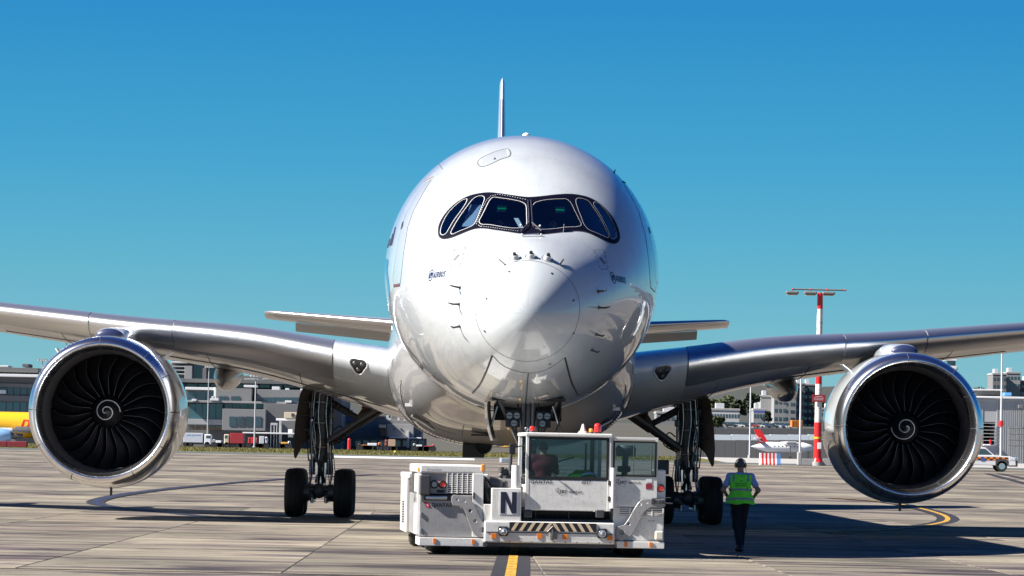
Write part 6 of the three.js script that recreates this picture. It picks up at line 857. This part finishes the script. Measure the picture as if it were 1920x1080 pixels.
{ // yellow freighter
  const d = 540, x0 = X(-190, d), x1 = X(330, d), r = 2.1, yc = Y(30, 797, d), t = thing('yellow_freighter', 'yellow cargo aircraft with red lettering parked before the terminal', 'airliner', [(x0 + x1) / 2, gy(d), CAMZ - d]), L = x1 - x0, cy = yc - gy(d), ym = mat(0.8, 0.42, 0.015, 0.4);
  mesh('fuselage', new THREE.LatheGeometry([[0.01, -L / 2], [r * 0.6, -L / 2 + 1.5], [r, -L / 2 + 6], [r, L / 2 - 13], [r * 0.7, L / 2 - 5], [0.15, L / 2]].map(p => new THREE.Vector2(...p)), 32).rotateZ(-Math.PI / 2).translate(0, cy, 0), ym, t);
  mesh('red_lettering', new THREE.PlaneGeometry(6.0, 2.2, 16, 8).translate(0, 0, 0), printMat(canvasTex(384, 140, g => { g.fillStyle = '#c01818'; g.font = 'italic bold 150px sans-serif'; g.textBaseline = 'middle'; g.save(); g.translate(14, 76); g.scale(1.12, 1); g.fillText('DHL', 0, 0); g.restore(); })), t).geometry = grid(8, 8, (i, j) => { const a = (j / 8 - 0.5) * 0.9 + 0.12; return [X(36, d) - (x0 + x1) / 2 + i / 8 * 5.6, cy + r * 1.004 * Math.sin(a), r * 1.006 * Math.cos(a), i / 8, j / 8]; });
  const tailx = L / 2 - 5; mesh('tail_fin', new THREE.ExtrudeGeometry(new THREE.Shape([[tailx - 3.6, cy + 1], [tailx - 0.6, cy + 6.5], [tailx + 2, cy + 6.5], [tailx + 1.2, cy + 0.8]].map(p => new THREE.Vector2(...p))), { depth: 0.3, bevelEnabled: false }).translate(0, 0, -0.15), ym, t);
  const ex = X(8, d) - (x0 + x1) / 2; mesh('wing', grid(1, 1, (i, j) => [ex + 1 + j * 3 + i * 5.5, cy - 1.2 + j * 0.9, 1.5 + j * 14]), bg.pale, t); mesh('engine_cowl', new THREE.LatheGeometry([[0.9, -2.4], [1.15, -2.2], [1.28, -1], [1.22, 1], [0.9, 2.4], [0.5, 2.6]].map(p => new THREE.Vector2(...p)), 28).rotateZ(-Math.PI / 2).translate(ex - 0.6, cy - 1.75, 6), phys(0.25, 0.45, 0.7, { roughness: 0.3, clearcoat: 1 }), t); mesh('engine_core', new THREE.CylinderGeometry(0.3, 0.6, 2.4, 18).rotateZ(-Math.PI / 2).translate(ex + 2.6, cy - 1.75, 6), M.darkMetal, t); mesh('engine_pylon', box(2.6, 0.7, 0.3, ex + 0.8, cy - 0.85, 6, 0.1), bg.white, t);
  mesh('red_belly_line', new THREE.CylinderGeometry(r + 0.012, r + 0.012, L - 22, 32, 1, true, -0.55 - Math.PI / 2 + 0.0, 0.1).rotateZ(-Math.PI / 2).translate(-2, cy, 0), M.red, t);
  for (const q of [-0.3, 0.1]) mesh('gear_leg', [rod(V(q * L, 0.4, 1.5), V(q * L, cy - r + 0.2, 1.5), 0.12), new THREE.CylinderGeometry(0.45, 0.45, 0.7, 16).rotateX(Math.PI / 2).translate(q * L, 0.45, 1.5)], bg.dark, t);
}
{ // turboprop with red tail
  const d = 640, x0 = X(1412, d), x1 = X(1502, d), t = thing('turboprop', 'small white turboprop with red tail behind the striped barrier', 'aircraft', [(x0 + x1) / 2, gy(d), CAMZ - d]), L = x1 - x0 + 3, cy = Y(1450, 838, d) - gy(d), r = 0.95;
  mesh('fuselage', new THREE.LatheGeometry([[0.01, -L / 2], [r * 0.45, -L / 2 + 1.2], [r, -L / 2 + 3.2], [r, L / 2 - 2], [r * 0.6, L / 2 - 0.6], [0.02, L / 2]].map(p => new THREE.Vector2(...p)), 28).rotateZ(-Math.PI / 2).translate(1, cy, 0), bg.white, t);
  mesh('tail_fin', new THREE.ExtrudeGeometry(new THREE.Shape([[-3.2, cy + 0.1], [-4.4, cy + 3.2], [-3.2, cy + 3.25], [-1.4, cy + 0.4]].map(p => new THREE.Vector2(...p))), { depth: 0.24, bevelEnabled: true, bevelSize: 0.04, bevelThickness: 0.04 }).translate(0, 0, -0.12), M.red, t); mesh('tail_emblem', new THREE.ExtrudeGeometry(new THREE.Shape([[-4.15, cy + 2.5], [-3.2, cy + 1.2], [-1.9, cy + 0.65], [-3.4, cy + 1.0]].map(p => new THREE.Vector2(...p))), { depth: 0.02, bevelEnabled: false }).translate(0, 0, 0.17), bg.white, t);
  mesh('tailplane', box(1.1, 0.14, 5, -3.8, cy + 1.6, 0, 0.05), bg.pale, t); mesh('wing', box(1.8, 0.22, 14, 2.2, cy + 0.95, 0, 0.08), bg.pale, t); mesh('engine_nacelle', new THREE.SphereGeometry(1, 18, 12).scale(1.5, 0.45, 0.45).translate(2.4, cy + 0.6, 2.6), bg.pale, t); mesh('propeller', [0, 1, 2, 3].map(k => plain(0.08, 1.5, 0.16, 0, 0.75, 0).rotateX(k * 1.57).translate(3.9, cy + 0.6, 2.6)), bg.dark, t); mesh('gear_leg', [rod(V(2.3, 0.3, 2.6), V(2.3, cy + 0.3, 2.6), 0.08), new THREE.CylinderGeometry(0.35, 0.35, 0.4, 14).rotateX(Math.PI / 2).translate(2.3, 0.35, 2.6), rod(V(6, 0.3, 0), V(6, cy - 0.5, 0), 0.07)], bg.dark, t); for (let k = 0; k < 7; k++) mesh('cabin_window', plain(0.22, 0.28, 0.02, -0.5 + k * 0.75, cy + 0.15, r - 0.012), bg.dark, t);
}
// embankment with car park, trees and town blocks
const hillY = d => { if (d < 900) return 2; const f = Math.min(1, (d - 900) / 200); return 2 + 10.5 * f * f * (3 - 2 * f) + Math.max(0, d - 1100) * 0.012; };
struct(mesh('embankment', grid(70, 30, (i, j) => { const x = -40 + 420 * i / 70, d = 880 + 560 * j / 30; return [x, hillY(d) - 0.35 + 0.3 * fbm(i * 0.4, j * 0.7, 3, 999, 999), CAMZ - d, x / 20, d / 20]; }), mat(0.075, 0.07, 0.055, 0.95, 0, { map: dirt })), 'brown grey embankment behind the field');
struct(mesh('hills', grid(80, 6, (i, j) => { const x = -700 + 1500 * i / 80, f = j / 6; return [x, 14 + 26 * f + 10 * f * fbm(i * 0.25, 3, 4, 999, 999), CAMZ - 1500 - 500 * f, x, f * 300]; }), mat(0.045, 0.05, 0.04, 0.95, 0, { map: dirt })), 'low dark wooded hills on the skyline');
function wallRun(name, label, px0, px1, pyTop, dist, depth, m, n) { const t = building(name, label, 'wall'); for (let k = 0; k < n; k++) block('panel', px0 + (px1 - px0) * k / n + 0.15, px0 + (px1 - px0) * (k + 1) / n - 0.15, pyTop + (k % 2) * 0.2, null, dist, depth, m, t); return t; }
wallRun('boundary_wall', 'dark grey boundary wall behind the red tailed turboprop', 1300, 1620, 825, 700, 2, mat(0.103, 0.103, 0.103, 0.8), 16);
wallRun('canal_wall', 'pale low wall above the dark boundary wall', 1300, 1660, 815, 760, 3, mat(0.5, 0.55, 0.58, 0.7), 10);
wallRun('boundary_wall', 'dark railing wall below the far car park', 1280, 1680, 803, 890, 1, mat(0.0833, 0.0833, 0.0833, 0.8), 26);
function townBlock(px0, px1, pyTop, dist, m, label, rows, cols, side) { const t = building('town_block', label); const h0 = hillY(dist), x0 = X(px0, dist), x1 = X(px1, dist), y1 = Y((px0 + px1) / 2, pyTop, dist), z = CAMZ - dist, dp = 14; mesh('wall', box(x1 - x0, y1 - h0 + 3, dp, (x0 + x1) / 2, (y1 + h0 - 3) / 2, z - dp / 2, 0.1), m, t); mesh('roof_parapet', box(x1 - x0 + 0.4, 0.8, dp + 0.4, (x0 + x1) / 2, y1 + 0.2, z - dp / 2, 0.1), bg.conc, t); for (let r = 0; r < rows; r++) for (let c = 0; c < cols; c++) mesh('window', plain((x1 - x0) / cols * 0.6, 1.3, 0.1, x0 + (c + 0.5) * (x1 - x0) / cols, y1 - 2 - r * 3.1, z + 0.02), bg.glass, t); mesh('roof_plant', box((x1 - x0) * 0.3, 2, 4, x0 + (x1 - x0) * 0.35, y1 + 1.4, z - 6, 0.1), bg.pale, t); return t; }
townBlock(1425, 1450, 744, 1250, mat(0.31, 0.31, 0.31, 0.8), 'pale grey block beside the dark trees', 3, 0); townBlock(1450, 1474, 744, 1240, mat(0.25, 0.25, 0.25, 0.8), 'mid grey block below the flap fairing', 4, 3); townBlock(1466, 1492, 722, 1420, mat(0.23, 0.23, 0.23, 0.8), 'tall slate block with blank front left of the white poles', 5, 2); townBlock(1490, 1508, 720, 1430, mat(0.14, 0.14, 0.14, 0.8), 'tall dark slate block next to the blank fronted block', 6, 3); townBlock(1506, 1530, 722, 1440, mat(0.08, 0.08, 0.08, 0.8), 'near black tower block behind the red and white mast', 6, 3); townBlock(1536, 1600, 768, 1300, mat(0.313, 0.313, 0.313, 0.8), 'low grey block half hidden by the shaded engine', 3, 6);
townBlock(1332, 1386, 769, 1150, mat(0.5, 0.5, 0.5, 0.7), 'long low white building below the trees', 1, 10); block('blue_fascia', 1412, 1434, 770, 774, 1129, 0.3, mat(0.08, 0.1, 0.35, 0.6), townBlock(1412, 1434, 769, 1130, mat(0.267, 0.267, 0.267, 0.8), 'low building with blue fascia below the pale block', 1, 4)); townBlock(1860, 1886, 702, 1400, mat(0.173, 0.173, 0.173, 0.85), 'concrete block of flats above the hangar roof', 6, 4); townBlock(1886, 1912, 700, 1410, mat(0.297, 0.297, 0.297, 0.85), 'pale block of flats above the hangar roof', 6, 4); townBlock(1912, 1960, 716, 1420, mat(0.113, 0.113, 0.113, 0.85), 'low dark block beside the flats at the hangar', 4, 5); townBlock(1230, 1300, 775, 1250, mat(0.213, 0.213, 0.213, 0.8), 'low grey block behind the right main gear', 2, 8);
{ const d = 900, t = building('control_tower', 'white tower head with dark glazing above the shaded engine', 'tower'); block('shaft', 1778, 1786, 690, null, d, 4, bg.white, t); block('cab_floor', 1772, 1792, 686, 690, d - 1, 6, bg.white, t); block('cab_glazing', 1774, 1790, 676, 686, d, 5, bg.glass, t); block('cab_roof', 1772, 1792, 672, 676, d - 1, 6, bg.white, t); block('radar_ball', 1779, 1786, 665, 672, d, 2, bg.white, t); }
{ const t = thing('orange_container', 'orange shipping container beside the far car park', 'container'); const d = 985; block('container_box', 1484, 1505, 788, 801, d, 4, mat(0.6, 0.2, 0.02, 0.6), t); block('container_door', 1484.5, 1487, 789, 800, d - 0.1, 0.1, mat(0.45, 0.14, 0.02, 0.6), t); for (let k = 0; k < 6; k++) block('container_rib', 1489 + k * 2.6, 1489.7 + k * 2.6, 788.6, 800.6, d - 0.08, 0.08, mat(0.5, 0.16, 0.02, 0.6), t); }
// parked cars
const carCols = [[0.7, 0.7, 0.7], [0.05, 0.05, 0.06], [0.3, 0.31, 0.33], [0.1, 0.14, 0.3], [0.4, 0.04, 0.04], [0.75, 0.74, 0.7]].map(c => phys(...c, { roughness: 0.3, clearcoat: 1 })), carBody = new THREE.ExtrudeGeometry(new THREE.Shape([[-2.1, 0.3], [-2.1, 0.85], [-1.5, 0.95], [1.1, 0.92], [2.0, 0.75], [2.1, 0.3]].map(p => new THREE.Vector2(...p))), { depth: 1.7, bevelEnabled: false }).translate(0, 0, -0.85), carCab = new THREE.ExtrudeGeometry(new THREE.Shape([[-1.6, 0.94], [-1.0, 1.45], [0.3, 1.45], [1.0, 0.93]].map(p => new THREE.Vector2(...p))), { depth: 1.5, bevelEnabled: false }).translate(0, 0, -0.75), carWheel = new THREE.CylinderGeometry(0.32, 0.32, 0.25, 14).rotateX(Math.PI / 2);
for (let r = 0; r < 4; r++) for (let k = 0; k < 13; k++) {
  if (rnd() < 0.18) continue; const d = 1040 + r * 34, px = 1330 + k * 13 + rr(-2, 2) + r * 3; if (px > 1480 && r === 0) continue;
  const t = thing('parked_car', ['pale', 'black', 'grey', 'blue', 'red', 'cream'][0] && '', 'car', [X(px, d, 790), hillY(d), CAMZ - d], rr(-0.1, 0.1), 'cars in the far car park'), q = Math.floor(rnd() * 6);
  t.userData.label = `small ${['white', 'black', 'grey', 'dark blue', 'red', 'cream'][q]} car parked on the embankment below the trees`;
  mesh('car_body', carBody, carCols[q], t); mesh('car_cabin', carCab, bg.glass, t); for (const x of [-1.3, 1.3]) mesh('wheel', carWheel, M.rubber, t).position.set(x, 0.32, 0.75);
}
// trees
const leafG = new THREE.PlaneGeometry(1, 1), leafM = [0, 1, 2].map(k => phys(0.045 + 0.02 * k, 0.06 + 0.022 * k, 0.03, { roughness: 0.9 })), barkM = mat(0.09, 0.07, 0.05, 0.95);
function tree(px, pyTop, w, dist, label, k = 0) {
  const g0 = hillY(dist) - 0.3, x = X(px, dist, pyTop), h = Y(px, pyTop, dist) - g0, t = thing('tree', label, 'tree', [x, g0, CAMZ - dist], 0, 'trees on the embankment'), R = w / 2 * dist / 6278;
  mesh('trunk', [rod(V(0, 0, 0), V(0.1, h * 0.55, 0), 0.35, 0.2, 8), ...[0, 1, 2, 3].map(q => rod(V(0.05, h * (0.3 + q * 0.06), 0), V(R * 0.6 * Math.cos(q * 1.7), h * (0.6 + 0.06 * q), R * 0.6 * Math.sin(q * 1.7)), 0.14, 0.05, 6))], barkM, t);
  const list = [], cl = [...Array(12)].map(() => { const a = rr(0, 6.28), q = Math.sqrt(rnd()); return [R * 0.75 * q * Math.cos(a), h * rr(0.42, 0.86), R * 0.75 * q * Math.sin(a), R * rr(0.3, 0.5)]; });
  for (const [cx, cy, cz, r] of cl) for (let i = 0; i < 70; i++) { const v = V(rr(-1, 1), rr(-1, 1), rr(-1, 1)); if (v.length() > 1) v.normalize(); v.multiplyScalar(r); const s = rr(0.5, 1.1); list.push(leafG.clone().scale(s, s, 1).rotateX(rr(0, 6)).rotateY(rr(0, 6)).translate(cx + v.x, cy + v.y * 0.75, cz + v.z)); }
  mesh('crown', list, leafM[k], t);
}
for (const [px, top, w, d, k, l] of [[1410, 733, 40, 1200, 0, 'tall dark tree beside the pale grey block'], [1385, 745, 34, 1230, 0, 'dark tree left of the tallest tree on the embankment'], [1355, 740, 44, 1260, 1, 'broad brown green tree behind the long white building'], [1330, 744, 44, 1270, 1, 'broad tree above the end of the long white building'], [1300, 738, 50, 1280, 0, 'dark tree behind the right main gear leg'], [1345, 781, 26, 1060, 1, 'low bushy tree among the parked cars'], [1440, 770, 20, 1180, 0, 'small dark tree below the mid grey block'], [1545, 752, 40, 1350, 0, 'dark tree behind the red and white mast'], [1830, 712, 60, 1450, 0, 'wide dark tree behind the shaded engine top'], [1260, 745, 50, 1280, 0, 'dark tree above the low grey block']]) tree(px, top, w, d, l, k);
for (let k = 0; k < 14; k++) { const d = rr(960, 1030), px = 1310 + k * 21 + rr(-6, 6), g0 = hillY(d) - 0.2, t = thing('shrub', 'low dark shrub on the slope below the parked cars', 'shrub', [X(px, d, 800), g0, CAMZ - d], 0, 'shrubs on the embankment slope'), list = []; for (let i = 0; i < 90; i++) { const v = V(rr(-1, 1), rr(0, 1), rr(-1, 1)); if (v.length() > 1) v.normalize(); const s = rr(0.3, 0.7); list.push(leafG.clone().scale(s, s, 1).rotateX(rr(0, 6)).rotateY(rr(0, 6)).translate(v.x * 2.2, v.y * 1.5, v.z * 1.6)); } mesh('foliage', list, leafM[k % 3], t); mesh('stem', rod(V(0, 0, 0), V(0.1, 0.9, 0), 0.1, 0.05, 6), barkM, t); }
{ // hangar on the right
  const d = 330, t = building('hangar', 'pale corrugated hangar with dark opening behind the patrol pickup', 'hangar'); const hw = mat(0.38, 0.38, 0.38, 0.7); block('wall', 1815, 1844, 748, null, d, 20, hw, t, 0); block('wall', 1866, 2000, 748, null, d, 20, hw, t, 0); block('lintel_wall', 1844, 1866, 748, 791, d, 20, hw, t, 0); block('sill_wall', 1844, 1866, 833, null, d, 1, hw, t, 0); block('back_wall', 1844, 1866, 748, null, d + 9, 1, hw, t, 0);
  const x0 = X(1815, d), x1 = X(2000, d), yb = gy(d), yt = Y(1880, 748, d), rib = plain(0.09, yt - yb - 0.1, 0.05), n = 46; for (let k = 0; k < n; k++) if (!(x0 + (k + 0.5) * (x1 - x0) / n > X(1843, d) && x0 + (k + 0.5) * (x1 - x0) / n < X(1867, d))) mesh('corrugation', rib, bg.steel, t).position.set(x0 + (k + 0.5) * (x1 - x0) / n, (yt + yb) / 2, CAMZ - d + 0.025);
  block('roof_edge', 1810, 2005, 744, 748, d - 0.4, 22, bg.white, t); block('upper_roof', 1822, 1880, 731, 741, d + 8, 10, bg.roof, t); block('upper_roof_edge', 1822, 1880, 729.5, 732, d + 7, 12, bg.pale, t); block('blue_unit', 1882, 1896, 736, 742, d + 3, 2, mat(0.1, 0.3, 0.6, 0.5), t);
   for (let k = 0; k < 6; k++) block('door_rail', 1844, 1866, 793 + k * 6.5, 794.2 + k * 6.5, d - 0.2, 0.06, bg.steel, t); block('door_sill', 1844, 1867, 833, 836, d - 0.3, 0.3, bg.white, t); block('red_locker', 1856, 1859, 824, 833, d - 0.5, 0.3, M.red, t);
  for (let k = 0; k < 4; k++) block('gate_rail', 1891, 1960, 802 + k * 11, 804 + k * 11, d - 1.0, 0.1, bg.wall, t); for (let k = 0; k < 5; k++) block('gate_post', 1891 + k * 17, 1892.5 + k * 17, 800, null, d - 1.0, 0.12, bg.wall, t); block('wall_lamp_pole', 1912.5, 1914, 764, 800, d - 1.2, 0.15, bg.wall, t); block('wall_lamp', 1909, 1918, 759, 766, d - 1.4, 0.4, bg.wall, t); }

renderer.render(scene, camera);
